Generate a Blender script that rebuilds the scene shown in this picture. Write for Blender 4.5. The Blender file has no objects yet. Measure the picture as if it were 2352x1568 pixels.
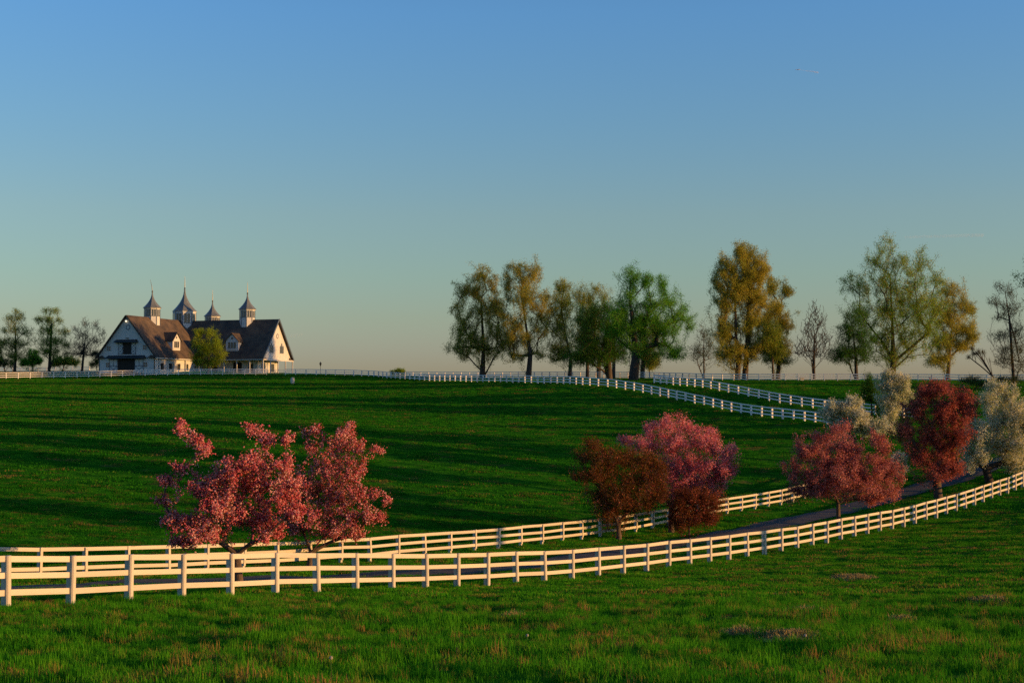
import bpy, bmesh, math, random
import numpy as np
from mathutils import Vector, Matrix, Euler

S = bpy.context.scene
COL = S.collection
R = math.radians
EYE = 10.0

# ------------------------------------------------------------------ camera
PITCH = math.atan((921 - 784) / 3267.0)
cam_d = bpy.data.cameras.new('camera')
cam_d.sensor_width = 36.0
cam_d.lens = 36.0 * 3267.0 / 2352.0
cam_d.clip_start = 0.5
cam_d.clip_end = 60000.0
cam = bpy.data.objects.new('camera', cam_d)
COL.objects.link(cam)
cam.location = (0, 0, EYE)
cam.rotation_euler = (R(90) + PITCH, 0, 0)
S.camera = cam

# ------------------------------------------------------------------ light
SUN_EL, SUN_AZ = 7.6, -13.0          # azimuth measured from +X towards +Y
SUN_STRENGTH = 5.0
SUN_COLOR = (1.0, 0.52, 0.155)
SKY_STRENGTH = 0.108
EXPOSURE = 0.34
world = bpy.data.worlds.new('World')
S.world = world
world.use_nodes = True
wn, wl = world.node_tree.nodes, world.node_tree.links
wn.clear()
w_out = wn.new('ShaderNodeOutputWorld')
w_bg = wn.new('ShaderNodeBackground')
w_sky = wn.new('ShaderNodeTexSky')
w_sky.sky_type = 'NISHITA'
w_sky.sun_disc = False
w_sky.sun_elevation = R(SUN_EL)
w_sky.sun_rotation = R(90 - SUN_AZ)
w_sky.air_density = 1.0
w_sky.dust_density = 0.7
w_sky.ozone_density = 2.5
w_bg.inputs['Strength'].default_value = SKY_STRENGTH
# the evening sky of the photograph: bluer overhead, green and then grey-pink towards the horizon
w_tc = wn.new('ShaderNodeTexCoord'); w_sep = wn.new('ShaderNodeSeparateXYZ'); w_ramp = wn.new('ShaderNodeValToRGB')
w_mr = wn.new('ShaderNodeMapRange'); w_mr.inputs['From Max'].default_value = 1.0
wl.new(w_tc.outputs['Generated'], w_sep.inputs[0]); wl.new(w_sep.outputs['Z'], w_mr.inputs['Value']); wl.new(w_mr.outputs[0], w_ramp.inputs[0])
w_stops = [(0.0, (1.04, 0.99, 1.30)), (0.033, (1.07, 1.01, 1.24)), (0.057, (1.1, 1.06, 1.07)), (0.087, (1.12, 1.14, 1.07)), (0.13, (1.19, 1.2, 1.15)), (0.19, (1.08, 1.29, 1.42)), (0.265, (0.98, 1.38, 1.74)), (0.5, (0.62, 1.0, 1.5)), (1.0, (0.42, 0.72, 1.15))]  # topmost stops, above the view, are darkened to weaken the sky fill light
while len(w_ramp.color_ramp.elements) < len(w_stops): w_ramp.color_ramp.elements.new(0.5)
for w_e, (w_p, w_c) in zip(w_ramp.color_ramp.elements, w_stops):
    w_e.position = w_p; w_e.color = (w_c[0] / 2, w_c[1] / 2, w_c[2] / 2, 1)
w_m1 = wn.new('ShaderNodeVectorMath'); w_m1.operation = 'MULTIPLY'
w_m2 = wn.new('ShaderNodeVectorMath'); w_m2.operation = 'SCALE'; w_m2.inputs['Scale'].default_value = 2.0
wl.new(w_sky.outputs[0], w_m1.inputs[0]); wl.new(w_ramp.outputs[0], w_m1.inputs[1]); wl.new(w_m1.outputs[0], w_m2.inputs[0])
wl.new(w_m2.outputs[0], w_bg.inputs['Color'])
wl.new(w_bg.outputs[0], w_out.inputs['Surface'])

sun_d = bpy.data.lights.new('sun', 'SUN')
sun_d.energy = SUN_STRENGTH
sun_d.angle = R(0.5)
sun_d.color = SUN_COLOR
sun = bpy.data.objects.new('sun', sun_d)
COL.objects.link(sun)
SUN_DIR = Vector((math.cos(R(SUN_EL)) * math.cos(R(SUN_AZ)), math.cos(R(SUN_EL)) * math.sin(R(SUN_AZ)), math.sin(R(SUN_EL))))
sun.rotation_euler = SUN_DIR.to_track_quat('Z', 'Y').to_euler()
sun.location = (60, 0, 60)

S.view_settings.view_transform = 'Standard'
S.view_settings.look = 'None'
S.view_settings.gamma = 1.0
S.view_settings.exposure = EXPOSURE
S.view_settings.use_curve_mapping = False
S.render.engine = 'CYCLES'
S.cycles.max_bounces = 5
S.cycles.diffuse_bounces = 2
S.cycles.transmission_bounces = 3
S.cycles.transparent_max_bounces = 16
S.cycles.use_denoising = False

# ------------------------------------------------------------------ helpers
F_, CX, CY = 3267.0, 1176.0, 784.0
cp, sp = math.cos(PITCH), math.sin(PITCH)

def P(xv, yv, D):
    """point at forward distance D that the photograph shows at (xv, yv)"""
    a = (xv - CX) / F_
    b = -(yv - CY) / F_
    dy = cp - b * sp
    dz = sp + b * cp
    return np.array((a / dy * D, D, EYE + dz / dy * D))

def new_mat(name):
    m = bpy.data.materials.new(name)
    m.use_nodes = True
    m.node_tree.nodes.clear()
    return m, m.node_tree.nodes, m.node_tree.links

def node(nt, typ, **kw):
    n = nt.new(typ)
    for k, v in kw.items():
        if k.startswith('i_'):
            n.inputs[k[2:]].default_value = v
        else:
            setattr(n, k, v)
    return n

def ramp(nt, stops, interp='LINEAR'):
    r = nt.new('ShaderNodeValToRGB')
    r.color_ramp.interpolation = interp
    el = r.color_ramp.elements
    while len(el) < len(stops):
        el.new(0.5)
    for e, (p, c) in zip(el, stops):
        e.position = p
        e.color = (*c, 1) if len(c) == 3 else c
    return r

def set_props(o, label=None, cat=None, group=None, kind=None):
    if label: o['label'] = label
    if cat: o['category'] = cat
    if group: o['group'] = group
    if kind: o['kind'] = kind
    return o

def link(o, parent=None):
    COL.objects.link(o)
    if parent is not None:
        o.parent = parent
    return o

def empty(name, loc, rz=0.0):
    o = bpy.data.objects.new(name, None)
    o.empty_display_size = 0.5
    o.location = loc
    o.rotation_euler = (0, 0, rz)
    COL.objects.link(o)
    return o

def np_mesh(name, V, F, mat=None, smooth=False, attrs=None):
    """mesh from vertex array and an (m,k) face array (or list of such arrays)"""
    if not isinstance(F, list):
        F = [F]
    F = [np.asarray(f, np.int32) for f in F if len(f)]
    me = bpy.data.meshes.new(name)
    V = np.asarray(V, np.float32)
    me.vertices.add(len(V))
    me.vertices.foreach_set('co', V.ravel())
    tot = sum(f.size for f in F)
    npoly = sum(len(f) for f in F)
    me.loops.add(tot)
    me.loops.foreach_set('vertex_index', np.concatenate([f.ravel() for f in F]))
    me.polygons.add(npoly)
    starts, tots, s = [], [], 0
    for f in F:
        k = f.shape[1]
        starts.append(s + np.arange(len(f)) * k)
        tots.append(np.full(len(f), k))
        s += f.size
    me.polygons.foreach_set('loop_start', np.concatenate(starts).astype(np.int32))
    if smooth:
        me.polygons.foreach_set('use_smooth', np.ones(npoly, bool))
    if attrs:
        for k, (dom, arr) in attrs.items():
            a = me.attributes.new(k, 'FLOAT', dom)
            a.data.foreach_set('value', np.asarray(arr, np.float32))
    me.update(calc_edges=True)
    if mat: me.materials.append(mat)
    return me

class MB:
    """collects simple solids into one mesh"""
    def __init__(self):
        self.v, self.f = [], []
    def add(self, vs, fs):
        o = len(self.v)
        self.v += [tuple(map(float, p)) for p in vs]
        self.f += [tuple(i + o for i in q) for q in fs]
        return self
    def box(self, x0, x1, y0, y1, z0, z1):
        return self.add([(x0, y0, z0), (x1, y0, z0), (x1, y1, z0), (x0, y1, z0), (x0, y0, z1), (x1, y0, z1), (x1, y1, z1), (x0, y1, z1)],
                        [(0, 3, 2, 1), (4, 5, 6, 7), (0, 1, 5, 4), (1, 2, 6, 5), (2, 3, 7, 6), (3, 0, 4, 7)])
    def prism(self, poly, d):
        """extrude a planar polygon (3d points) by vector d"""
        n = len(poly)
        a = [tuple(p) for p in poly]
        b = [tuple(np.add(p, d)) for p in poly]
        fs = [tuple(range(n))[::-1], tuple(range(n, 2 * n))]
        fs += [(i, (i + 1) % n, n + (i + 1) % n, n + i) for i in range(n)]
        return self.add(a + b, fs)
    def bar(self, p, q, w, d, up=(0, 0, 1)):
        p, q = Vector(p), Vector(q)
        t = (q - p).normalized()
        s = t.cross(Vector(up))
        if s.length < 1e-4: s = t.cross(Vector((1, 0, 0)))
        s.normalize()
        n = s.cross(t)
        c = [(-w / 2, -d / 2), (w / 2, -d / 2), (w / 2, d / 2), (-w / 2, d / 2)]
        a = [p + s * x + n * y for x, y in c] + [q + s * x + n * y for x, y in c]
        return self.add(a, [(0, 1, 2, 3)[::-1], (4, 5, 6, 7), (0, 1, 5, 4), (1, 2, 6, 5), (2, 3, 7, 6), (3, 0, 4, 7)])
    def lathe(self, prof, n=8, c=(0, 0, 0), rot=0.0, cap=True):
        o = []
        for r, z in prof:
            for k in range(n):
                a = rot + 2 * math.pi * k / n
                o.append((c[0] + r * math.cos(a), c[1] + r * math.sin(a), c[2] + z))
        fs = []
        for i in range(len(prof) - 1):
            for k in range(n):
                k2 = (k + 1) % n
                fs.append((i * n + k, i * n + k2, (i + 1) * n + k2, (i + 1) * n + k))
        if cap:
            fs.append(tuple(range(n))[::-1])
            fs.append(tuple(range((len(prof) - 1) * n, len(prof) * n)))
        return self.add(o, fs)
    def mesh(self, name, mat, smooth=False):
        me = bpy.data.meshes.new(name)
        me.from_pydata(self.v, [], self.f)
        bm = bmesh.new(); bm.from_mesh(me)
        bmesh.ops.recalc_face_normals(bm, faces=bm.faces)
        bm.to_mesh(me); bm.free()
        if smooth:
            for p in me.polygons: p.use_smooth = True
        me.materials.append(mat)
        return me
    def build(self, name, mat, parent=None, smooth=False):
        return link(bpy.data.objects.new(name, self.mesh(name, mat, smooth)), parent)

# ------------------------------------------------------------------ materials
def leaf_mat(name, stops, trans=0.35, nscale=0.5, open_=0.0):
    """foliage: colour by a random value of each leaf, shifted by a slow noise so clumps differ"""
    m, N, L = new_mat(name)
    out = node(N, 'ShaderNodeOutputMaterial')
    at = node(N, 'ShaderNodeAttribute', attribute_name='rnd')
    geo = node(N, 'ShaderNodeNewGeometry')
    nz = node(N, 'ShaderNodeTexNoise', i_Scale=nscale, i_Detail=2.0)
    L.new(geo.outputs['Position'], nz.inputs['Vector'])
    mr = node(N, 'ShaderNodeMapRange')
    mr.inputs['From Min'].default_value = 0.3
    mr.inputs['From Max'].default_value = 0.7
    mr.inputs['To Min'].default_value = -0.35
    mr.inputs['To Max'].default_value = 0.35
    L.new(nz.outputs['Fac'], mr.inputs['Value'])
    ad = node(N, 'ShaderNodeMath', operation='ADD', use_clamp=True)
    L.new(at.outputs['Fac'], ad.inputs[0]); L.new(mr.outputs[0], ad.inputs[1])
    rp = ramp(N, stops)
    L.new(ad.outputs[0], rp.inputs[0])
    d = node(N, 'ShaderNodeBsdfDiffuse'); t = node(N, 'ShaderNodeBsdfTranslucent')
    L.new(rp.outputs[0], d.inputs['Color']); L.new(rp.outputs[0], t.inputs['Color'])
    mx = node(N, 'ShaderNodeMixShader'); mx.inputs[0].default_value = trans
    L.new(d.outputs[0], mx.inputs[1]); L.new(t.outputs[0], mx.inputs[2])
    last = mx
    if open_:                                   # a far clump of small leaves is a sieve: part of the light goes through
        tr = node(N, 'ShaderNodeBsdfTransparent')
        last = node(N, 'ShaderNodeMixShader'); last.inputs[0].default_value = open_
        L.new(mx.outputs[0], last.inputs[1]); L.new(tr.outputs[0], last.inputs[2])
    L.new(last.outputs[0], out.inputs['Surface'])
    return m

def plain_mat(name, color, rough=0.7, var=0.12, scale=3.0, bump=0.0, bscale=30.0, dark=None, stretch=(1, 1, 1), metallic=0.0):
    m, N, L = new_mat(name)
    out = node(N, 'ShaderNodeOutputMaterial')
    b = node(N, 'ShaderNodeBsdfPrincipled')
    b.inputs['Roughness'].default_value = rough
    b.inputs['Metallic'].default_value = metallic
    tc = node(N, 'ShaderNodeTexCoord')
    mp = node(N, 'ShaderNodeMapping'); mp.inputs['Scale'].default_value = stretch
    L.new(tc.outputs['Object'], mp.inputs['Vector'])
    nz = node(N, 'ShaderNodeTexNoise', i_Scale=scale, i_Detail=5.0)
    L.new(mp.outputs[0], nz.inputs['Vector'])
    dk = dark or tuple(c * (1 - 2 * var) for c in color)
    rp = ramp(N, [(0.3, dk), (0.7, color)])
    L.new(nz.outputs['Fac'], rp.inputs[0])
    L.new(rp.outputs[0], b.inputs['Base Color'])
    if bump:
        n2 = node(N, 'ShaderNodeTexNoise', i_Scale=bscale, i_Detail=4.0)
        L.new(mp.outputs[0], n2.inputs['Vector'])
        bp = node(N, 'ShaderNodeBump', i_Strength=bump, i_Distance=0.05)
        L.new(n2.outputs['Fac'], bp.inputs['Height'])
        L.new(bp.outputs[0], b.inputs['Normal'])
    L.new(b.outputs[0], out.inputs['Surface'])
    return m

def board_mat(name, color, dark, streak=0.5):
    m, N, L = new_mat(name)
    out = node(N, 'ShaderNodeOutputMaterial'); b = node(N, 'ShaderNodeBsdfPrincipled', i_Roughness=0.6)
    tc = node(N, 'ShaderNodeTexCoord'); oi = node(N, 'ShaderNodeObjectInfo')
    mp = node(N, 'ShaderNodeMapping'); mp.inputs['Scale'].default_value = (0.5, 4, 5)
    ad = node(N, 'ShaderNodeVectorMath', operation='ADD')
    sc = node(N, 'ShaderNodeVectorMath', operation='SCALE'); sc.inputs[0].default_value = (37.0, 11.0, 23.0)
    L.new(oi.outputs['Random'], sc.inputs['Scale']); L.new(tc.outputs['Object'], ad.inputs[0]); L.new(sc.outputs[0], ad.inputs[1])
    L.new(ad.outputs[0], mp.inputs['Vector'])
    nz = node(N, 'ShaderNodeTexNoise', i_Scale=3.0, i_Detail=6.0, i_Roughness=0.65); L.new(mp.outputs[0], nz.inputs['Vector'])
    rp = ramp(N, [(0.30, dark), (0.30 + 0.25 * streak, color)]); L.new(nz.outputs['Fac'], rp.inputs[0])
    mr = node(N, 'ShaderNodeMapRange'); mr.inputs['To Min'].default_value = 0.86; mr.inputs['To Max'].default_value = 1.04
    L.new(oi.outputs['Random'], mr.inputs['Value'])
    vm = node(N, 'ShaderNodeVectorMath', operation='SCALE'); L.new(rp.outputs[0], vm.inputs[0]); L.new(mr.outputs[0], vm.inputs['Scale'])
    bp = node(N, 'ShaderNodeBump', i_Strength=0.2, i_Distance=0.02); L.new(nz.outputs['Fac'], bp.inputs['Height'])
    L.new(vm.outputs[0], b.inputs['Base Color']); L.new(bp.outputs[0], b.inputs['Normal']); L.new(b.outputs[0], out.inputs['Surface'])
    return m

def patch_color(N, L, greens, drys, per_instance=True):
    """pasture colour: green tones with dry brown patches that lie in the world, the same for soil and blades"""
    geo = node(N, 'ShaderNodeNewGeometry')
    n1 = node(N, 'ShaderNodeTexNoise', i_Scale=0.55, i_Detail=5.0, i_Roughness=0.65)
    mp = node(N, 'ShaderNodeMapping'); mp.inputs['Scale'].default_value = (0.6, 1.0, 0.0)
    L.new(geo.outputs['Position'], mp.inputs['Vector'])
    L.new(mp.outputs[0], n1.inputs['Vector'])
    n2 = node(N, 'ShaderNodeTexNoise', i_Scale=0.9, i_Detail=3.0)
    L.new(mp.outputs[0], n2.inputs['Vector'])
    g = ramp(N, greens); L.new(n2.outputs['Fac'], g.inputs[0])
    d = ramp(N, drys)
    src = n1.outputs['Fac']
    if per_instance:
        oi = node(N, 'ShaderNodeObjectInfo')
        L.new(oi.outputs['Random'], d.inputs[0])
        m = node(N, 'ShaderNodeMath', operation='MULTIPLY_ADD'); m.inputs[1].default_value = 0.36; m.inputs[2].default_value = -0.2
        L.new(oi.outputs['Random'], m.inputs[0])
        a = node(N, 'ShaderNodeMath', operation='ADD')
        L.new(m.outputs[0], a.inputs[0]); L.new(n1.outputs['Fac'], a.inputs[1])
        src = a.outputs[0]
    else:
        L.new(n2.outputs['Fac'], d.inputs[0])
    mask = ramp(N, [(0.56, (0, 0, 0)), (0.70, (1, 1, 1))])
    L.new(src, mask.inputs[0])
    mx = node(N, 'ShaderNodeMix', data_type='RGBA')
    L.new(mask.outputs[0], mx.inputs[0]); L.new(g.outputs[0], mx.inputs[6]); L.new(d.outputs[0], mx.inputs[7])
    return mx.outputs[2]

def grass_mat(name, greens, drys):
    m, N, L = new_mat(name)
    out = node(N, 'ShaderNodeOutputMaterial')
    c = patch_color(N, L, greens, drys)
    d = node(N, 'ShaderNodeBsdfDiffuse'); t = node(N, 'ShaderNodeBsdfTranslucent')
    L.new(c, d.inputs['Color']); L.new(c, t.inputs['Color'])
    mx = node(N, 'ShaderNodeMixShader'); mx.inputs[0].default_value = 0.4
    L.new(d.outputs[0], mx.inputs[1]); L.new(t.outputs[0], mx.inputs[2])
    L.new(mx.outputs[0], out.inputs['Surface'])
    return m

def soil_mat():
    m, N, L = new_mat('pasture_ground')
    out = node(N, 'ShaderNodeOutputMaterial')
    c = patch_color(N, L, [(0.3, (0.009, 0.08, 0.006)), (0.5, (0.022, 0.14, 0.007)), (0.7, (0.042, 0.18, 0.009))],
                    [(0.0, (0.06, 0.11, 0.012)), (1.0, (0.14, 0.10, 0.04))], per_instance=False)
    b = node(N, 'ShaderNodeBsdfDiffuse')
    geo = node(N, 'ShaderNodeNewGeometry')
    nz = node(N, 'ShaderNodeTexNoise', i_Scale=2.5, i_Detail=6.0, i_Roughness=0.7)
    L.new(geo.outputs['Position'], nz.inputs['Vector'])
    bp = node(N, 'ShaderNodeBump', i_Strength=0.8, i_Distance=0.25)
    L.new(nz.outputs['Fac'], bp.inputs['Height'])
    L.new(c, b.inputs['Color']); L.new(bp.outputs[0], b.inputs['Normal'])
    L.new(b.outputs[0], out.inputs['Surface'])
    return m

M = {}
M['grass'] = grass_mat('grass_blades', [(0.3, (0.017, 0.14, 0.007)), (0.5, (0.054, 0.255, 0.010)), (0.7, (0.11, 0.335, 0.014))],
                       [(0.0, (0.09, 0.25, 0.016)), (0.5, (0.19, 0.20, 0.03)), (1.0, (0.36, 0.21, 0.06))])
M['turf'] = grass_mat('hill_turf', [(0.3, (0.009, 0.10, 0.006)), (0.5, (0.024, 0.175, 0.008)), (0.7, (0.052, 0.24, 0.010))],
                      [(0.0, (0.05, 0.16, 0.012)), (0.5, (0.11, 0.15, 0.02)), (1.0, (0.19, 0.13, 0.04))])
M['soil'] = soil_mat()
M['asphalt'] = plain_mat('asphalt', (0.046, 0.039, 0.033), 0.85, 0.2, 1.5, 0.4, 60)
M['white_paint'] = board_mat('white_paint', (0.55, 0.495, 0.405), (0.40, 0.35, 0.27), 0.35)
M['worn_paint'] = board_mat('worn_white_paint', (0.53, 0.475, 0.385), (0.24, 0.19, 0.13), 0.5)
M['bright_paint'] = board_mat('brightened_white_paint', (0.76, 0.74, 0.70), (0.6, 0.57, 0.52), 0.3)  # white for the far fences, lightened to offset the shade they stand in
M['bark'] = plain_mat('bark', (0.085, 0.062, 0.045), 0.9, 0.3, 4.0, 0.8, 18, stretch=(1, 1, 0.3))
M['dark_bark'] = plain_mat('dark_bark', (0.05, 0.038, 0.03), 0.9, 0.3, 4.0, 0.8, 18, stretch=(1, 1, 0.3))
M['cherry_bark'] = plain_mat('blossom_tree_bark', (0.12, 0.075, 0.05), 0.85, 0.3, 6.0, 0.8, 30, stretch=(1, 1, 0.4))

# ------------------------------------------------------------------ terrain
F1 = [(16, 1395, 40), (530, 1367, 48.6), (901, 1354, 57.1), (1186, 1339, 65.5), (1431, 1318, 73.5), (1630, 1291, 81.5), (1794, 1267, 89.5),
      (1931, 1238, 97.5), (2049, 1216, 105.5), (2150, 1189, 113.4), (2238, 1160, 121.4), (2314, 1132, 129.4), (2349, 1119, 133.4)]
F2 = [(25, 1327, 62), (420, 1313, 69.9), (737, 1297, 77.8), (995, 1274, 85.7), (1212, 1253, 93.6), (1391, 1231, 101.5), (1510, 1213, 107.5),
      (1651, 1183, 115.7), (1801, 1158, 125.2)]
F3 = [(840, 864.5, 314), (909, 869.5, 300), (987, 875, 285), (1078, 877, 268.5), (1155, 878, 256), (1273, 882, 238), (1349, 885, 226.5), (1397, 889, 221.5),
      (1449, 897, 216), (1504, 907, 210), (1560, 919, 203.5), (1621, 933, 197), (1686, 947, 190), (1754, 958, 183.5), (1852, 967, 174.5), (1879, 970, 172)]
F3L = [(0, 870, 302), (200, 867, 310), (350, 863, 316), (480, 861, 320), (612, 861, 322)]
F3M = [(655, 861, 322), (740, 861.5, 320), (840, 864.5, 314)]
F4 = [(1502, 880, 232), (1565, 886, 222), (1623, 891, 214.5), (1662, 900, 210), (1703, 908, 206), (1746, 916, 202), (1789, 926, 198), (1835, 933, 194), (1881, 939, 190), (2014, 953, 180)]
F5 = [(1480, 869, 300), (1560, 872, 285), (1692, 875, 272), (1990, 875, 268), (2352, 877, 262)]
F6 = [(930, 866, 350), (1200, 867, 330), (1480, 869, 303)]
F8 = [(-30, 852, 395), (205, 853, 390)]
ctrl = [P(*q) for q in F1 + F2 + F3 + F3L + F3M + F4 + F5 + F6 + F8]
ctrl += [P(x, 1568, 19) for x in (-200, 500, 1176, 1900, 2500)]
ctrl += [P(1457, 873, 250), P(600, 1024, 140), P(600, 914, 220), P(100, 1003, 140), P(100, 908, 220), P(1176, 1060, 140), P(1176, 960, 190), P(420, 853, 335)]
ctrl += [np.array(q, float) for q in (
    (0, 0, EYE - 1.7), (-25, -5, EYE - 1.5), (25, -5, EYE - 1.8), (0, -60, EYE - 1.0),
    (-45, 40, EYE - 5.5), (-60, 62, EYE - 7.2), (-90, 120, EYE - 4.4), (-120, 200, EYE - 0.3), (-150, 300, EYE + 4.8), (-140, 395, EYE + 8),
    (40, 40, EYE - 5.0), (60, 100, EYE - 6.0), (90, 140, EYE - 4.5), (120, 200, EYE - 0.5), (140, 270, EYE + 4.0), (70, 60, EYE - 5),
    (0, 395, EYE + 6.0), (130, 380, EYE + 4.0), (60, 360, EYE + 4.8),
    (200, 0, EYE - 1), (-200, 0, EYE - 3), (250, 200, EYE + 2), (-250, 200, EYE - 1), (250, 400, EYE + 4), (-280, 400, EYE + 7))]
ctrl = np.array(ctrl)
_c = ctrl[:, :2] / 100.0
def _phi(r2):
    return np.where(r2 > 1e-12, 0.5 * r2 * np.log(np.maximum(r2, 1e-12)), 0)
_n = len(_c)
_K = _phi(((_c[:, None] - _c[None]) ** 2).sum(-1)) + 2e-5 * np.eye(_n)
_A = np.zeros((_n + 3, _n + 3))
_A[:_n, :_n] = _K
_A[:_n, _n] = 1; _A[:_n, _n + 1:] = _c
_A[_n:, :_n] = _A[:_n, _n:].T
_w = np.linalg.solve(_A, np.concatenate([ctrl[:, 2], np.zeros(3)]))

def z_raw(x, y):
    x = np.atleast_1d(np.asarray(x, float)); y = np.atleast_1d(np.asarray(y, float))
    xc = np.clip(x, -260, 260); yc = np.clip(y, -60, 420)
    q = np.stack([xc, yc], -1) / 100.0
    out = np.empty(len(q))
    for i in range(0, len(q), 20000):
        s = q[i:i + 20000]
        r2 = ((s[:, None] - _c[None]) ** 2).sum(-1)
        out[i:i + 20000] = _phi(r2) @ _w[:_n] + _w[_n] + s @ _w[_n + 1:]
    far = np.hypot(np.maximum(np.abs(x) - 260, 0), np.maximum(y - 410, 0) + np.maximum(-60 - y, 0))
    drop = np.where(far > 0, 0.035 * far * far / (far + 60.0), 0)
    return out - np.minimum(drop, 60)

def axis(parts):
    out = [parts[0][0]]
    for a, b, st in parts:
        n = max(1, int(round((b - a) / st)))
        out += list(np.linspace(a, b, n + 1)[1:])
    return np.array(out)
GY = axis([(-3000, -600, 600), (-600, -60, 90), (-60, 0, 6), (0, 12, 2), (12, 60, 0.8), (60, 140, 1.5), (140, 360, 2.5), (360, 420, 6), (420, 900, 40), (900, 6000, 510)])
GX = axis([(-5000, -1000, 500), (-1000, -260, 74), (-260, -120, 7), (-120, -50, 2.5), (-50, -24, 1.5), (-24, 24, 0.9), (24, 60, 1.5), (60, 120, 3), (120, 260, 7), (260, 1000, 74), (1000, 5000, 500)])
_X, _Y = np.meshgrid(GX, GY)
GZ = z_raw(_X.ravel(), _Y.ravel()).reshape(_X.shape)
# small swells of a grazed pasture
_fr = np.random.default_rng(21)
_sw = np.zeros_like(_X)
for _k in range(26):                                  # many slanted waves of 3 to 14 m
    _wl = 2.6 * (9 / 2.6) ** _fr.uniform(0, 1); _a = _fr.uniform(0, np.pi)
    _sw += 0.0045 * _wl ** 0.6 * np.sin(2 * np.pi * (_X * np.cos(_a) + _Y * np.sin(_a) * 1.4) / _wl + _fr.uniform(0, 6.28))
_fade = np.clip((_Y - 8) / 8, 0, 1) * np.clip((350 - _Y) / 60, 0, 1) * np.clip((115 - np.abs(_X)) / 40, 0, 1)
GZ = GZ + _sw * _fade

def Z(x, y):
    """height of the terrain sheet"""
    x = np.atleast_1d(np.asarray(x, float)); y = np.atleast_1d(np.asarray(y, float))
    i = np.clip(np.searchsorted(GX, x) - 1, 0, len(GX) - 2)
    j = np.clip(np.searchsorted(GY, y) - 1, 0, len(GY) - 2)
    tx = (x - GX[i]) / (GX[i + 1] - GX[i]); ty = (y - GY[j]) / (GY[j + 1] - GY[j])
    return (GZ[j, i] * (1 - tx) * (1 - ty) + GZ[j, i + 1] * tx * (1 - ty) + GZ[j + 1, i] * (1 - tx) * ty + GZ[j + 1, i + 1] * tx * ty)

def Z1(x, y):
    return float(Z(x, y)[0])

def hit(xv, yv):
    """ground point that the photograph shows at (xv, yv)"""
    D = np.concatenate([np.arange(15, 140, 0.1), np.arange(140, 420, 0.4)])
    p0, p1 = P(xv, yv, 1.0), P(xv, yv, 2.0)
    d = p1 - p0; o = p0 - d
    pts = o[None] + d[None] * D[:, None]
    below = pts[:, 2] <= Z(pts[:, 0], pts[:, 1])
    k = int(np.argmax(below)) if below.any() else len(D) - 1
    return pts[k]

nx, ny = len(GX), len(GY)
idx = np.arange(nx * ny).reshape(ny, nx)
FQ = np.stack([idx[:-1, :-1], idx[:-1, 1:], idx[1:, 1:], idx[1:, :-1]], -1).reshape(-1, 4)
ground = link(bpy.data.objects.new('ground', np_mesh('ground', np.stack([_X, _Y, GZ], -1).reshape(-1, 3), FQ, M['soil'], True)))
ground['kind'] = 'structure'

# ------------------------------------------------------------------ drive
def smooth_path(pts, step):
    pts = np.asarray(pts, float)
    n = len(pts)
    ext = np.vstack([2 * pts[0] - pts[1], pts, 2 * pts[-1] - pts[-2]])
    out = []
    for i in range(n - 1):
        p0, p1, p2, p3 = ext[i:i + 4]
        for t in np.linspace(0, 1, 24, endpoint=False):
            out.append(0.5 * ((2 * p1) + (-p0 + p2) * t + (2 * p0 - 5 * p1 + 4 * p2 - p3) * t ** 2 + (-p0 + 3 * p1 - 3 * p2 + p3) * t ** 3))
    out.append(pts[-1])
    out = np.array(out)
    s = np.concatenate([[0], np.cumsum(np.hypot(*np.diff(out[:, :2], axis=0).T))])
    m = max(1, int(round(s[-1] / step)))
    q = np.linspace(0, s[-1], m + 1)
    return np.stack([np.interp(q, s, out[:, k]) for k in range(out.shape[1])], -1)

road_px = [(110, 1347), (379, 1338.5), (642, 1327), (933, 1316), (1133, 1304), (1333, 1281), (1574, 1244), (1774, 1206), (1965, 1165), (2095, 1128), (2195, 1099), (2255, 1077)]
rp_ = [hit(*q)[:2] for q in road_px]
rp_ = [rp_[0] + (rp_[0] - rp_[1]) * k for k in (2.5, 1.2)] + rp_ + [rp_[-1] + (rp_[-1] - rp_[-2]) * k + np.array((0.5, 0)) * k for k in (2, 4, 7)]
ROAD = smooth_path(rp_, 1.5)
def road_dist(x, y):
    x = np.asarray(x); y = np.asarray(y)
    best = np.full(len(x), 1e9)
    for a in ROAD[::2]:
        best = np.minimum(best, np.hypot(x - a[0], y - a[1]))
    return best
ROAD_W = 1.45
_t = np.gradient(ROAD, axis=0); _t /= np.linalg.norm(_t, axis=1)[:, None]
_nn = np.stack([-_t[:, 1], _t[:, 0]], -1)
rows = []
for k, s in enumerate((-1, -0.5, 0, 0.5, 1)):
    q = ROAD + _nn * s * ROAD_W * (1 + 0.03 * np.sin(np.arange(len(ROAD)) * 1.7 + k))[:, None]
    rows.append(np.stack([q[:, 0], q[:, 1], Z(q[:, 0], q[:, 1]) + 0.04 + 0.04 * (1 - s * s)], -1))
rows = np.stack(rows, 1)
ri = np.arange(rows.shape[0] * 5).reshape(-1, 5)
rf = np.stack([ri[:-1, :-1], ri[:-1, 1:], ri[1:, 1:], ri[1:, :-1]], -1).reshape(-1, 4)[:, ::-1]
road = link(bpy.data.objects.new('road', np_mesh('road', rows.reshape(-1, 3), rf, M['asphalt'], True)))
road['kind'] = 'structure'

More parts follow.
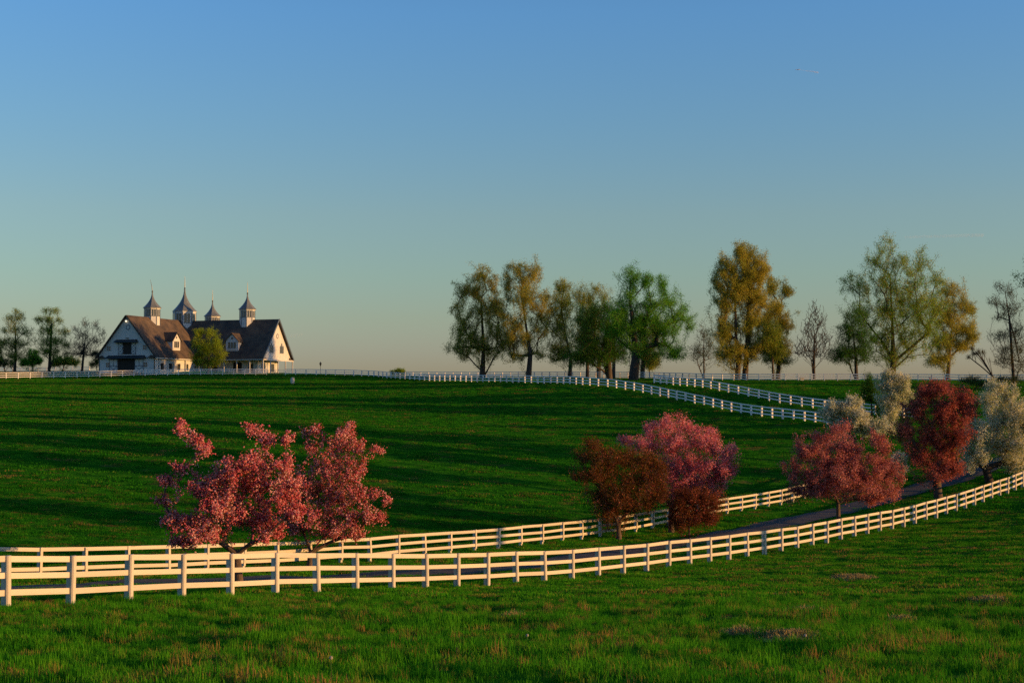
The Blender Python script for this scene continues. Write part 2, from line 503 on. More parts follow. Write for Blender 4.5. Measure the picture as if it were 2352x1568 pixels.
# ------------------------------------------------------------------ fences
def rounded_half(w, d, z0, z1, y0, n=6):
    """half round post front: flat back at y=y0, bulging to -y, slightly domed top"""
    mb = MB()
    prof = [(w / 2 * math.cos(a), y0 - d * math.sin(a)) for a in np.linspace(0, math.pi, n + 1)]
    a = [(x, y, z0) for x, y in prof]
    b = [(x * 0.97, y, z1 - 0.012) for x, y in prof]
    c = [(x * 0.8, y0 + (y - y0) * 0.75, z1) for x, y in prof]
    k = n + 1
    fs = []
    for r in range(2):
        for i in range(k):
            j = (i + 1) % k
            fs.append((r * k + i, r * k + j, (r + 1) * k + j, (r + 1) * k + i))
    fs.append(tuple(range(k)))
    fs.append(tuple(range(2 * k, 3 * k))[::-1])
    return mb.add(a + b + c, fs)

def bevel_box(x0, x1, y0, y1, z0, z1, b):
    mb = MB()
    bm = bmesh.new()
    bmesh.ops.create_cube(bm, size=1)
    for v in bm.verts:
        v.co = Vector((x0 if v.co.x < 0 else x1, y0 if v.co.y < 0 else y1, z0 if v.co.z < 0 else z1))
    bmesh.ops.bevel(bm, geom=[e for e in bm.edges if abs((e.verts[0].co - e.verts[1].co).normalized().z) > 0.9 or min(v.co.z for v in e.verts) > (z0 + z1) / 2],
                    offset=b, segments=1, affect='EDGES')
    bm.verts.ensure_lookup_table()
    mb.add([tuple(v.co) for v in bm.verts], [tuple(v.index for v in f.verts) for f in bm.faces])
    bm.free()
    return mb

FENCE_MESH = {}
def fence_meshes(style, H, mat):
    key = (style, round(H, 2), mat.name)
    if key in FENCE_MESH: return FENCE_MESH[key]
    if style == 'round':
        post = bevel_box(-0.07, 0.07, 0.016, 0.17, -0.3, H - 0.03, 0.006).mesh('post', mat)
        bat = rounded_half(0.2, 0.1, -0.3, H, -0.016).mesh('batten', mat, False)
    elif style == 'batten':
        post = bevel_box(-0.075, 0.075, 0.016, 0.19, -0.3, H - 0.02, 0.006).mesh('post', mat)
        bat = bevel_box(-0.065, 0.065, -0.045, -0.016, 0.16, H, 0.004).mesh('batten', mat)
    else:
        mb = MB().box(-0.08, 0.08, 0.016, 0.18, -0.3, H - 0.02).box(-0.07, 0.07, -0.05, -0.016, 0.1, H)
        post = mb.mesh('post', mat); bat = None
    rail = [bevel_box(-0.5, 0.5, -0.0125, 0.0125, -0.085 * k, 0.085 * k, 0.004).mesh('rail', mat) for k in (1.0, 0.96)]
    FENCE_MESH[key] = (post, bat, rail)
    return FENCE_MESH[key]

def fence(name, label, path, H, rails, style, mat, seed=1, spacing=2.44, wobble=1.0, group='white three-rail paddock fences'):
    rng = random.Random(seed)
    q = smooth_path([p[:2] for p in path], spacing)
    zz = Z(q[:, 0], q[:, 1])
    zp = np.pad(zz, 3, mode='reflect', reflect_type='odd')          # a fence line evens out the bumps of the turf
    zz = 0.25 * zz + 0.75 * np.convolve(zp, np.array((1, 2, 3, 4, 3, 2, 1)) / 16.0, 'valid')
    base = Vector((q[0, 0], q[0, 1], zz[0]))
    root = empty(name, base)
    set_props(root, label, 'fence', group)
    post_m, bat_m, rail_m = fence_meshes(style, H, mat)
    n = len(q)
    tops = []
    t = np.gradient(q, axis=0)
    for i in range(n):
        tx, ty = t[i]
        # the side with the battens faces the camera
        ang = math.atan2(ty, tx)
        nrm = Vector((math.sin(ang), -math.cos(ang)))
        if nrm.dot(Vector((-q[i, 0], -q[i, 1]))) < 0:
            ang += math.pi
        lean = (rng.gauss(0, 0.012) * wobble, rng.gauss(0, 0.018) * wobble)
        o = link(bpy.data.objects.new('post', post_m), root)
        o.location = Vector((q[i, 0], q[i, 1], zz[i])) - base
        o.rotation_euler = (lean[0], lean[1], ang)
        if bat_m:
            link(bpy.data.objects.new('batten', bat_m), o)
        tops.append((lean, ang))
    jit = [[rng.gauss(0, 0.009) * wobble for _ in rails] for _ in range(n)]
    for i in range(n - 1):
        for k, h in enumerate(rails):
            a = Vector((q[i, 0], q[i, 1], zz[i] + h + jit[i][k])); b = Vector((q[i + 1, 0], q[i + 1, 1], zz[i + 1] + h + jit[i + 1][k] * 0.6 + rng.gauss(0, .005) * wobble))
            d = b - a
            o = link(bpy.data.objects.new('rail', rail_m[k % 2]), root)
            o.location = (a + b) / 2 - base
            o.scale = (d.length - 0.004, 1, 1)
            o.rotation_euler = (rng.gauss(0, .01), -math.atan2(d.z, math.hypot(d.x, d.y)), math.atan2(d.y, d.x))
    return root, q

def plan(px):
    return [P(*p)[:2] for p in px]

p1 = plan(F1)
d0 = (p1[0] - p1[1]) / np.linalg.norm(p1[0] - p1[1])
p1 = [p1[0] + d0 * 4.88] + p1 + [p1[-1] + (p1[-1] - p1[-2]) * 1.5, p1[-1] + (p1[-1] - p1[-2]) * 4]
fence('roadside_fence', 'nearest white fence with half-round posts running from lower left to right edge', p1, 1.44, (1.345, 0.88, 0.41), 'round', M['white_paint'], 3, wobble=1.0)
p2 = plan(F2)
p2 = [p2[0] + (p2[0] - p2[1]) * 0.35] + p2 + [P(1900, 1133, 133)[:2], P(1960, 1112, 139)[:2]]
fence('roadside_fence', 'weathered white fence with sagging rails along the far side of the drive', p2, 1.32, (1.23, 0.80, 0.37), 'batten', M['worn_paint'], 4, wobble=1.8)
fence('paddock_fence', 'white fence across the hilltop in front of the barn, left of the gate', plan([(-40, 871, 300)] + F3L), 1.38, (1.29, 0.84, 0.39), 'far', M['bright_paint'], 5)
fence('paddock_fence', 'white fence from the gate down the hill, lower of the two on the slope', plan(F3M + F3[1:]) + [P(1960, 978, 166)[:2]], 1.36, (1.27, 0.83, 0.39), 'far', M['bright_paint'], 6)
fence('paddock_fence', 'white fence down the right slope, upper of the two above the pink trees', plan(F4) + [P(2110, 962, 174)[:2]], 1.36, (1.27, 0.83, 0.39), 'far', M['bright_paint'], 7)
fence('paddock_fence', 'white fence along the crest below the tall trees at right', plan(F5) + [P(2460, 878, 260)[:2]], 1.38, (1.29, 0.84, 0.39), 'far', M['bright_paint'], 8)
fence('paddock_fence', 'faraway white fence on the crest below the two golden trees', plan(F6), 1.38, (1.29, 0.84, 0.39), 'far', M['bright_paint'], 9)
fence('paddock_fence', 'faraway white fence behind the hilltop fence at the left edge', plan(F8), 1.38, (1.29, 0.84, 0.39), 'far', M['bright_paint'], 10)
# field gate in the gap before the barn
ga, gb = P(613.5, 861, 322), P(653, 861, 322)
gw = float(np.hypot(*(gb - ga)[:2]))
gate = empty('field_gate', (ga[0], ga[1], Z1(ga[0], ga[1])), math.atan2(gb[1] - ga[1], gb[0] - ga[0]))
set_props(gate, 'low grey tube gate closing the gap in the fence before the barn', 'gate')
for h in (0.25, 0.5, 0.75, 1.0, 1.2):
    MB().box(0.1, gw - 0.1, -0.02, 0.02, h - 0.02, h + 0.02).build('bar', plain_mat('gate_steel', (0.35, 0.35, 0.36), 0.45, metallic=0.6) if h == 0.25 else bpy.data.materials['gate_steel'], gate)
for x in (0.1, gw / 2, gw - 0.14):
    MB().box(x, x + 0.04, -0.025, 0.025, 0.1, 1.23).build('upright', bpy.data.materials['gate_steel'], gate)

# ------------------------------------------------------------------ trees
def tubes(Pa, Pb, Ra, Rb, n):
    """separate tapered prisms for many segments at once"""
    d = Pb - Pa
    ln = np.linalg.norm(d, axis=1, keepdims=True) + 1e-9
    d = d / ln
    ref = np.where(np.abs(d[:, 2:3]) > 0.9, np.array([[1., 0, 0]]), np.array([[0, 0, 1.]]))
    u = np.cross(d, ref); u /= np.linalg.norm(u, axis=1, keepdims=True)
    v = np.cross(d, u)
    Pb = Pb + d * Rb[:, None] * 0.35
    a = np.arange(n) * 2 * np.pi / n
    ring = u[:, None] * np.cos(a)[None, :, None] + v[:, None] * np.sin(a)[None, :, None]
    A = Pa[:, None] + ring * Ra[:, None, None]
    B = Pb[:, None] + ring * Rb[:, None, None]
    V = np.concatenate([A, B], 1).reshape(-1, 3)
    m = len(Pa)
    o = (np.arange(m) * 2 * n)[:, None, None]
    i = np.arange(n); j = (i + 1) % n
    q = np.stack([i, j, n + j, n + i], -1)[None]
    return V, (q + o).reshape(-1, 4)

def grow(base, trunk, lobes, rng, n2, n3, rise=0.35, seg=0.6, wig=0.12, from_trunk=False):
    """skeleton: a trunk, limbs to every lobe, then branches and twigs to points spread through the lobes"""
    pos = [np.array(base, float)]; par = [-1]; lev = [0]
    prev = 0
    path = smooth_path(np.array([base] + list(trunk), float), 0.5 if len(trunk) else 1)
    for p in path[1:]:
        pos.append(p); par.append(prev); lev.append(0); prev = len(pos) - 1
    pos = list(pos)
    arr = np.array(pos)
    def attach(t, level, maxn=None):
        nonlocal arr
        h = np.hypot(arr[:, 0] - t[0], arr[:, 1] - t[1])
        d = np.sqrt(h * h + (arr[:, 2] - t[2]) ** 2)
        above = np.maximum(0, arr[:, 2] - (t[2] - rise * h))
        cost = d + 1.6 * above
        if level == 1:
            cost = cost + np.where(np.array(lev) > 0, 0.35 * d.mean() * 0.3, 0)
            if from_trunk: cost = cost + np.where(np.array(lev) > 0, 100, 0)
            low = base[2] + 0.12 * (t[2] - base[2])
            cost = cost + np.where(arr[:, 2] < low, 50, 0)
        i = int(np.argmin(cost))
        a = arr[i]
        L = np.linalg.norm(t - a)
        k = max(2, int(L / seg)) if level == 1 else max(2, min(5, int(L / (seg * 0.8))))
        # leave with an upward/outward bend
        mid = (a + t) / 2 + np.array((0, 0, (0.10 if level == 1 else 0.05) * L)) + rng.normal(0, wig * L * 0.6, 3)
        new = []
        p = i
        for s in np.linspace(0, 1, k + 1)[1:]:
            q = (1 - s) ** 2 * a + 2 * s * (1 - s) * mid + s * s * t
            if s < 1: q = q + rng.normal(0, wig * 0.22 * L / k, 3)
            pos.append(q); par.append(p); lev.append(level); p = len(pos) - 1
            new.append(q)
        arr = np.vstack([arr, np.array(new)])
        return p
    lob = np.array(lobes)
    order = np.argsort(np.linalg.norm(lob[:, :3] - np.array(base), axis=1))
    for i in order:
        attach(lob[i, :3] + rng.normal(0, 0.1, 3) * lob[i, 3:6], 1)
    wgt = (lob[:, 3] * lob[:, 4] * lob[:, 5]) ** 0.75
    wgt = wgt / wgt.sum()
    tips = []
    for n, level in ((n2, 2), (n3, 3)):
        ch = rng.choice(len(lob), n, p=wgt)
        dirs = rng.normal(0, 1, (n, 3)); dirs /= np.linalg.norm(dirs, axis=1, keepdims=True)
        rad = rng.uniform(0, 1, n) ** (0.5 if level == 3 else 0.6) * (1.05 if level == 3 else 0.85) * (1 + 0.24 * rng.normal(0, 1, n) * (level == 3))
        T = lob[ch, :3] + dirs * rad[:, None] * lob[ch, 3:6]
        T[:, 2] = np.maximum(T[:, 2], base[2] + 0.35)
        T = T[np.argsort(np.linalg.norm(T - np.array(base), axis=1))]
        for t in T:
            tips.append(attach(t, level))
    return arr, np.array(par), np.array(lev), np.array(tips)

def thick(par, R0, rmin, e=0.56):
    n = len(par)
    cnt = np.zeros(n)
    has = np.zeros(n, bool); has[par[par >= 0]] = True
    cnt[~has] = 1
    for i in range(n - 1, 0, -1):
        cnt[par[i]] += cnt[i]
    return np.maximum(R0 * (cnt / cnt[0]) ** e, rmin)

def quads(C, size, rng, aspect=0.6, flat=None):
    n = len(C)
    a = rng.normal(0, 1, (n, 3)); a /= np.linalg.norm(a, axis=1, keepdims=True)
    b = np.cross(a, rng.normal(0, 1, (n, 3))); b /= np.linalg.norm(b, axis=1, keepdims=True)
    if flat is not None:
        b[:, 2] *= flat; b /= np.linalg.norm(b, axis=1, keepdims=True)
    s = (size * rng.uniform(0.6, 1.3, n))[:, None]
    V = np.stack([C - a * s * 0.5, C + b * s * aspect * 0.5, C + a * s * 0.5, C - b * s * aspect * 0.5], 1).reshape(-1, 3)
    return V, np.arange(n * 4).reshape(-1, 4)

LEAF_MUL = 3.0
OCT_V = np.array([(1, 0, 0), (0, 1, 0), (-1, 0, 0), (0, -1, 0), (0, 0, 1), (0, 0, -1)], float)
OCT_F = np.array([(0, 1, 4), (1, 2, 4), (2, 3, 4), (3, 0, 4), (1, 0, 5), (2, 1, 5), (3, 2, 5), (0, 3, 5)])
def pompoms(C, size, rng):
    n = len(C)
    V = OCT_V[None] * (size * rng.uniform(0.3, 1.0, n) ** 1.4 * 1.5)[:, None, None] * rng.uniform(0.5, 1.4, (n, 6, 1))
    V = V + rng.normal(0, 0.12, (n, 6, 3)) * size
    q = rng.normal(0, 1, (n, 4)); q /= np.linalg.norm(q, axis=1, keepdims=True)
    w, x, y, z = q.T
    Rm = np.stack([1 - 2 * (y * y + z * z), 2 * (x * y - z * w), 2 * (x * z + y * w), 2 * (x * y + z * w), 1 - 2 * (x * x + z * z), 2 * (y * z - x * w),
                   2 * (x * z - y * w), 2 * (y * z + x * w), 1 - 2 * (x * x + y * y)], -1).reshape(n, 3, 3)
    V = np.einsum('nij,nkj->nki', Rm, V) + C[:, None]
    F = (OCT_F[None] + (np.arange(n) * 6)[:, None, None]).reshape(-1, 3)
    return V.reshape(-1, 3), F

def tree(name, label, cat, base, trunk, lobes, bark, leaves, seed, R0, n2=120, n3=500, rise=0.35, seg=0.7, wig=0.12, rmin=0.012, group=None, from_trunk=False):
    """leaves: list of (part name, material, count, size, spread, kind) hung on the twigs"""
    rng = np.random.default_rng(seed)
    arr, par, lev, tips = grow(base, trunk, lobes, rng, n2, n3, rise, seg, wig, from_trunk)
    r = thick(par, R0 * 0.8, rmin)
    # root flare
    root = empty(name, tuple(base))
    set_props(root, label, cat, group)
    loc = arr - np.array(base)[None]
    ch = np.arange(1, len(arr))
    pa = par[ch]
    rb = r[ch]; ra = np.where(lev[ch] > lev[pa], rb * 1.25, r[pa])
    flare = 1 + 0.4 * np.exp(-np.maximum(loc[:, 2], 0) / (R0 * 2.2))
    ra = ra * np.where(lev[pa] == 0, flare[pa], 1); rb = rb * np.where(lev[ch] == 0, flare[ch], 1)
    A, B = loc[pa].copy(), loc[ch]
    A[pa == 0, 2] -= 0.25
    tk = lev[ch] <= 1
    V1, G1 = tubes(A[tk], B[tk], ra[tk], rb[tk], 7)
    link(bpy.data.objects.new('trunk', np_mesh('trunk', V1, G1, bark, True)), root)
    V2, G2 = tubes(A[~tk], B[~tk], ra[~tk], rb[~tk], 3)
    br = link(bpy.data.objects.new('branches', np_mesh('branches', V2, G2, bark, True)), root)
    br['kind'] = 'stuff'
    cand_i = ch[lev[ch] >= 2]
    ca, cb = loc[par[cand_i]], loc[cand_i]
    for k, (pn, mat, cnt, size, spread, kind) in enumerate(leaves):
        if cnt <= 0: continue
        cnt = int(cnt * (1.0 if kind == 'pom' else LEAF_MUL * (1.7 if mat in (M['gold'], M['olive'], M['green']) else 1.0))); size *= (1.0 if kind == 'pom' else 0.74)
        w = np.where(lev[cand_i] == 3, 1.0, 0.5)
        pick = rng.choice(len(cand_i), cnt, p=w / w.sum())
        t = rng.uniform(0, 1, (cnt, 1))
        C = ca[pick] * (1 - t) + cb[pick] * t + rng.normal(0, spread, (cnt, 3))
        C[:, 2] = np.maximum(C[:, 2], 0.25)
        if kind == 'pom':
            V, G = pompoms(C, size, rng); rnd = np.repeat(rng.uniform(0, 1, cnt), 8)
        else:
            V, G = quads(C, size, rng, kind); rnd = rng.uniform(0, 1, cnt)
        o = link(bpy.data.objects.new(pn, np_mesh(pn, V, G, mat, False, {'rnd': ('FACE', rnd)})), root)
        o['kind'] = 'stuff'
    return root

# crops in which outlines were read: scale and offset to frame coordinates
CROP = {'left': (.1875, 0, 607.6), 'barn': (.2167, 196, 607.6), 'near': (.29377, 294, 931), 'mid': (.25, 1274, 911.4), 'right': (.28754, 1764, 823.2),
        'crest': (.29167, 980, 568.4), 'crest_right': (.33333, 1568, 509.6), 'edge': (.25, 2107, 548.8)}
LOBE = {'near': 1.04, 'mid': 1.12, 'right': 1.08, 'barn': 1.05}
def to_lobes(crop, D, spec, rng, depth=0.9, jitter=0.35):
    s, ox, oy = CROP[crop]
    pts = [(x * s + ox, y * s + oy, rx * s, ry * s) for x, y, rx, ry in spec]
    xs = np.array([p[0] for p in pts]); half = (xs.max() - xs.min()) / 2 * D / F_
    mx = xs.mean()
    out = []
    for x, y, rx, ry in pts:
        k = D / F_
        rem = math.sqrt(max(0.05, 1 - ((x - mx) * k / (half + rx * k + 1e-6)) ** 2))
        dd = rng.uniform(-1, 1) * jitter * half * rem
        c = P(x, y, D + dd)
        rx *= LOBE.get(crop, 1.2); ry *= LOBE.get(crop, 1.2)
        out.append((c[0], c[1], c[2], rx * k, min(max(rx, ry) * k * depth + 0.25 * half * rem, 1.6 * rx * k + 0.5), ry * k))
    return out
def cpx(crop, x, y):
    s, ox, oy = CROP[crop]
    return x * s + ox, y * s + oy

# --- foliage colours
M['pink'] = leaf_mat('pink_blossom', [(0.0, (0.62, 0.12, 0.15)), (0.4, (0.82, 0.23, 0.26)), (0.75, (0.90, 0.40, 0.42)), (1.0, (0.92, 0.58, 0.55))], 0.48, 0.9, 0.12)
M['pink_far'] = leaf_mat('rose_blossom', [(0.0, (0.46, 0.08, 0.11)), (0.45, (0.74, 0.19, 0.22)), (1.0, (0.88, 0.40, 0.40))], 0.42, 0.7, 0.25)
M['dusky'] = leaf_mat('dusky_pink_blossom', [(0.0, (0.26, 0.065, 0.07)), (0.5, (0.50, 0.16, 0.15)), (1.0, (0.70, 0.30, 0.25))], 0.42, 0.6, 0.25)
M['crimson'] = leaf_mat('crimson_blossom', [(0.0, (0.20, 0.045, 0.04)), (0.5, (0.40, 0.10, 0.08)), (1.0, (0.58, 0.19, 0.14))], 0.35, 0.5, 0.25)
M['bronze'] = leaf_mat('bronze_leaves', [(0.0, (0.075, 0.022, 0.012)), (0.5, (0.15, 0.05, 0.018)), (1.0, (0.23, 0.09, 0.026))], 0.35, 0.6, 0.25)
M['bronze_green'] = leaf_mat('bronze_green_leaves', [(0.0, (0.06, 0.035, 0.013)), (0.5, (0.10, 0.075, 0.017)), (1.0, (0.16, 0.115, 0.024))], 0.35, 0.8, 0.25)
M['white_bloom'] = leaf_mat('cream_blossom', [(0.0, (0.30, 0.37, 0.20)), (0.4, (0.56, 0.58, 0.41)), (1.0, (0.80, 0.76, 0.58))], 0.42, 0.6, 0.25)
M['gold'] = leaf_mat('golden_spring_leaves', [(0.0, (0.23, 0.27, 0.036)), (0.5, (0.37, 0.345, 0.052)), (1.0, (0.49, 0.39, 0.064))], 0.52, 0.18, 0.3)
M['olive'] = leaf_mat('olive_spring_leaves', [(0.0, (0.14, 0.23, 0.026)), (0.5, (0.28, 0.34, 0.042)), (1.0, (0.42, 0.38, 0.055))], 0.52, 0.18, 0.3)
M['green'] = leaf_mat('fresh_green_leaves', [(0.0, (0.06, 0.22, 0.015)), (0.5, (0.12, 0.34, 0.024)), (1.0, (0.22, 0.44, 0.036))], 0.52, 0.2, 0.3)
M['deep'] = leaf_mat('deep_green_leaves', [(0.0, (0.03, 0.10, 0.014)), (0.5, (0.055, 0.16, 0.018)), (1.0, (0.10, 0.22, 0.025))], 0.45, 0.2, 0.3)
M['dull'] = leaf_mat('dull_green_leaves', [(0.0, (0.045, 0.075, 0.025)), (0.5, (0.075, 0.11, 0.03)), (1.0, (0.15, 0.14, 0.04))], 0.4, 0.3, 0.3)
M['dense'] = leaf_mat('dense_olive_leaves', [(0.0, (0.05, 0.08, 0.014)), (0.5, (0.10, 0.12, 0.02)), (1.0, (0.18, 0.16, 0.028))], 0.3, 0.2)
M['buds'] = leaf_mat('brown_buds', [(0.0, (0.07, 0.05, 0.025)), (0.5, (0.12, 0.075, 0.03)), (1.0, (0.18, 0.11, 0.04))], 0.3, 0.3, 0.3)
M['lime'] = leaf_mat('yellow_green_leaves', [(0.0, (0.13, 0.23, 0.02)), (0.5, (0.25, 0.36, 0.03)), (1.0, (0.37, 0.42, 0.04))], 0.48, 0.25, 0.3)

_lr = np.random.default_rng(77)
def photo_tree(name, label, crop, bx, D, spec, bark, leaves, seed, R0, trunk_to=None, by=None, group=None, cat='tree', depth=0.9, **kw):
    """bx: trunk foot in crop pixels; trunk_to: crop points the trunk passes through"""
    xv = cpx(crop, bx, 0)[0]
    b = P(xv, 900, D)
    base = np.array((b[0], D, Z1(b[0], D) - 0.02))
    lobes = to_lobes(crop, D, spec, _lr, depth)
    if trunk_to is None:
        top = max(lobes, key=lambda l: l[2])
        c = np.average(np.array(lobes)[:, :3], axis=0)
        h = top[2] - base[2]
        trunk_to_w = [base + np.array((0.02 * h, 0, 0.2 * h)), np.array((base[0] * 0.7 + c[0] * 0.3, base[1], base[2] + 0.42 * h)), np.array((c[0] * 0.5 + top[0] * 0.5, base[1] * 0.5 + c[1] * 0.5, base[2] + 0.78 * h))]
    else:
        trunk_to_w = [P(*cpx(crop, *q), D) for q in trunk_to]
    return tree(name, label, cat, base, trunk_to_w, lobes, bark, leaves, seed, R0, group=group, **kw)

BLO = 'blossoming trees beside the drive'
CRE = 'tall trees on the crest'
LFT = 'trees left of the barn'
# --- blossom trees by the drive
b1 = hit(*cpx('near', 885, 1392)); D1 = b1[1]
photo_tree('blossom_tree', 'leftmost pink blossom tree, spiky crown, forked trunk right behind the near fence', 'near', 885, D1,
    [(420, 190, 45, 70), (520, 280, 80, 60), (600, 330, 50, 80), (440, 480, 90, 45), (320, 570, 100, 40), (270, 740, 80, 50), (600, 640, 170, 90), (860, 480, 130, 100), (1000, 440, 110, 90),
     (1080, 250, 70, 60), (980, 180, 40, 40), (960, 620, 180, 120), (720, 780, 180, 110), (540, 930, 180, 80), (1050, 860, 130, 130), (850, 850, 140, 110), (1240, 270, 45, 50), (1210, 480, 70, 110),
     (430, 1060, 110, 45), (1080, 1030, 70, 50), (1180, 720, 110, 120), (350, 880, 110, 60), (1290, 640, 90, 100), (1310, 830, 90, 90), (620, 1010, 130, 60), (1150, 960, 90, 60), (400, 130, 16, 40), (950, 165, 26, 18), (1290, 230, 24, 26), (740, 560, 110, 90)],
    M['cherry_bark'], [('blossoms', M['pink'], 25000, 0.039, 0.085, 'pom'), ('leaves', M['bronze_green'], 6000, 0.10, 0.14, 0.5)], 11, 0.19,
    trunk_to=[(882, 1300), (872, 1230), (850, 1160)], n2=260, n3=1000, rise=0.7, seg=0.35, wig=0.10, rmin=0.007, group=BLO)
b2 = hit(*cpx('near', 1425, 1268)); D2 = b2[1]
photo_tree('blossom_tree', 'pink blossom tree with pale slender fork, second from the left', 'near', 1425, D2,
    [(1470, 185, 70, 40), (1690, 210, 90, 60), (1620, 320, 130, 90), (1420, 320, 70, 60), (1790, 320, 90, 90), (1930, 350, 60, 40), (1560, 480, 160, 100), (1760, 510, 120, 100), (1380, 640, 120, 110),
     (1600, 670, 160, 120), (1810, 690, 110, 100), (1930, 670, 70, 45), (1900, 850, 80, 90), (1730, 880, 140, 100), (1460, 850, 160, 90), (1310, 780, 100, 100), (1600, 960, 130, 70), (1990, 880, 50, 60), (2030, 730, 50, 30), (1260, 560, 80, 90), (1250, 880, 90, 70), (1780, 990, 110, 50), (1340, 960, 110, 50), (1740, 150, 40, 26), (1980, 350, 24, 16), (1380, 200, 24, 20)],
    M['cherry_bark'], [('blossoms', M['pink'], 17500, 0.043, 0.09, 'pom'), ('leaves', M['bronze_green'], 8000, 0.12, 0.16, 0.5)], 12, 0.17,
    trunk_to=[(1426, 1210), (1430, 1150)], n2=240, n3=900, rise=0.7, seg=0.4, wig=0.10, rmin=0.008, group=BLO)
D3 = hit(*cpx('mid', 590, 1312))[1]
photo_tree('blossom_tree', 'dark bronze-red tree with pale lower stems, left of the pink crown', 'mid', 590, D3,
    [(330, 430, 110, 60), (240, 560, 110, 60), (450, 560, 170, 100), (700, 600, 180, 130), (870, 570, 120, 100), (400, 720, 170, 100), (650, 800, 220, 110), (230, 730, 110, 40), (590, 950, 190, 110),
     (490, 1060, 150, 110), (900, 750, 120, 110), (680, 1010, 130, 110), (420, 900, 140, 100), (980, 660, 80, 90), (960, 850, 120, 110), (860, 960, 120, 90)],
    M['cherry_bark'], [('blossoms', M['crimson'], 1500, 0.16, 0.14, 0.7), ('leaves', M['bronze'], 9500, 0.17, 0.20, 0.55), ('young_leaves', M['bronze_green'], 6500, 0.16, 0.2, 0.5)], 13, 0.19,
    trunk_to=[(592, 1260), (585, 1190)], n2=150, n3=560, rise=0.6, seg=0.5, rmin=0.012, group=BLO)
photo_tree('blossom_tree', 'broad bright rose-pink crown behind the dark bronze-red tree', 'mid', 1065, D3 + 6,
    [(1000, 235, 100, 70), (1160, 200, 70, 60), (1250, 290, 80, 60), (860, 290, 70, 50), (640, 390, 80, 45), (800, 410, 130, 90), (1100, 420, 220, 140), (1400, 420, 120, 110), (1440, 320, 70, 40),
     (1570, 560, 110, 100), (1640, 470, 60, 40), (1610, 680, 80, 40), (1320, 640, 200, 120), (1440, 780, 120, 80), (1130, 620, 150, 120), (1250, 760, 140, 100), (1150, 850, 150, 100), (1370, 860, 150, 90), (950, 700, 140, 120), (930, 850, 120, 90), (1520, 700, 110, 100)],
    M['cherry_bark'], [('blossoms', M['pink_far'], 15500, 0.15, 0.16, 0.8), ('leaves', M['bronze'], 3500, 0.16, 0.16, 0.5)], 14, 0.22,
    trunk_to=[(1062, 1150), (1070, 1000)], n2=170, n3=620, rise=0.6, seg=0.5, rmin=0.012, group=BLO)
D4 = hit(*cpx('mid', 1232, 1312))[1]
photo_tree('blossom_tree', 'small low dark red-brown tree with thin trunk below the rose-pink crown', 'mid', 1232, D4,
    [(1250, 900, 190, 80), (1140, 1000, 120, 90), (1350, 1000, 160, 90), (1250, 1090, 180, 90), (1430, 1110, 120, 60), (1120, 1140, 90, 80), (1470, 950, 100, 70)],
    M['cherry_bark'], [('blossoms', M['crimson'], 1800, 0.14, 0.12, 0.7), ('leaves', M['bronze'], 8000, 0.15, 0.16, 0.55)], 15, 0.08,
    trunk_to=[(1230, 1230), (1234, 1140)], n2=100, n3=340, rise=0.4, seg=0.4, rmin=0.01, group=BLO)
D6 = hit(*cpx('right', 552, 1395))[1]
photo_tree('blossom_tree', 'rounded dusky pink tree on crooked trunk at the bend of the drive', 'right', 552, D6,
    [(580, 560, 100, 70), (460, 640, 110, 90), (320, 720, 130, 110), (650, 700, 120, 100), (870, 640, 90, 70), (230, 880, 100, 110), (450, 850, 170, 130), (700, 850, 170, 130), (900, 820, 120, 110),
     (960, 720, 60, 50), (240, 1060, 110, 80), (420, 1030, 140, 90), (650, 1030, 140, 90), (900, 1050, 140, 80), (1000, 1080, 80, 50), (840, 1130, 110, 50), (560, 950, 140, 100), (780, 960, 150, 100), (330, 970, 130, 100), (600, 760, 150, 110), (1000, 930, 80, 90)],
    M['cherry_bark'], [('blossoms', M['dusky'], 18000, 0.16, 0.16, 0.75), ('leaves', M['bronze'], 3500, 0.16, 0.16, 0.5)], 16, 0.17,
    trunk_to=[(545, 1300), (530, 1240), (560, 1150)], n2=170, n3=620, rise=0.45, seg=0.5, rmin=0.012, group=BLO)
D7 = hit(*cpx('right', 1350, 1112))[1]
photo_tree('blossom_tree', 'tall deep crimson tree on thick short trunk in front of the white trees', 'right', 1350, D7,
    [(1400, 230, 120, 60), (1250, 280, 110, 90), (1560, 300, 110, 90), (1180, 420, 120, 110), (1400, 430, 180, 130), (1600, 420, 80, 100), (1100, 560, 110, 100), (1300, 620, 170, 120), (1500, 600, 110, 120),
     (1200, 780, 130, 110), (1400, 800, 140, 110), (1350, 920, 130, 70), (1500, 880, 70, 70)],
    M['bark'], [('blossoms', M['crimson'], 17000, 0.19, 0.2, 0.75), ('leaves', M['bronze'], 3000, 0.18, 0.2, 0.5)], 17, 0.38,
    trunk_to=[(1340, 1030), (1330, 960), (1340, 860)], n2=170, n3=600, rise=0.6, seg=0.6, rmin=0.014, group=BLO)
D8 = hit(*cpx('right', 1765, 990))[1]
photo_tree('blossom_tree', 'cream white blossom tree with forked dark trunk at the right edge', 'right', 1765, D8,
    [(1800, 230, 90, 70), (1750, 330, 90, 80), (1900, 280, 110, 90), (1970, 420, 90, 110), (1850, 480, 140, 120), (1680, 560, 100, 100), (1600, 640, 80, 100), (1850, 680, 140, 110), (2000, 650, 110, 140),
     (1700, 760, 90, 70), (1960, 820, 110, 90), (1580, 830, 70, 90), (2060, 500, 80, 120)],
    M['dark_bark'], [('blossoms', M['white_bloom'], 17000, 0.19, 0.2, 0.8), ('leaves', M['olive'], 2500, 0.18, 0.2, 0.5)], 18, 0.40,
    trunk_to=[(1750, 930), (1740, 880)], n2=170, n3=600, rise=0.6, seg=0.6, rmin=0.014, group=BLO)
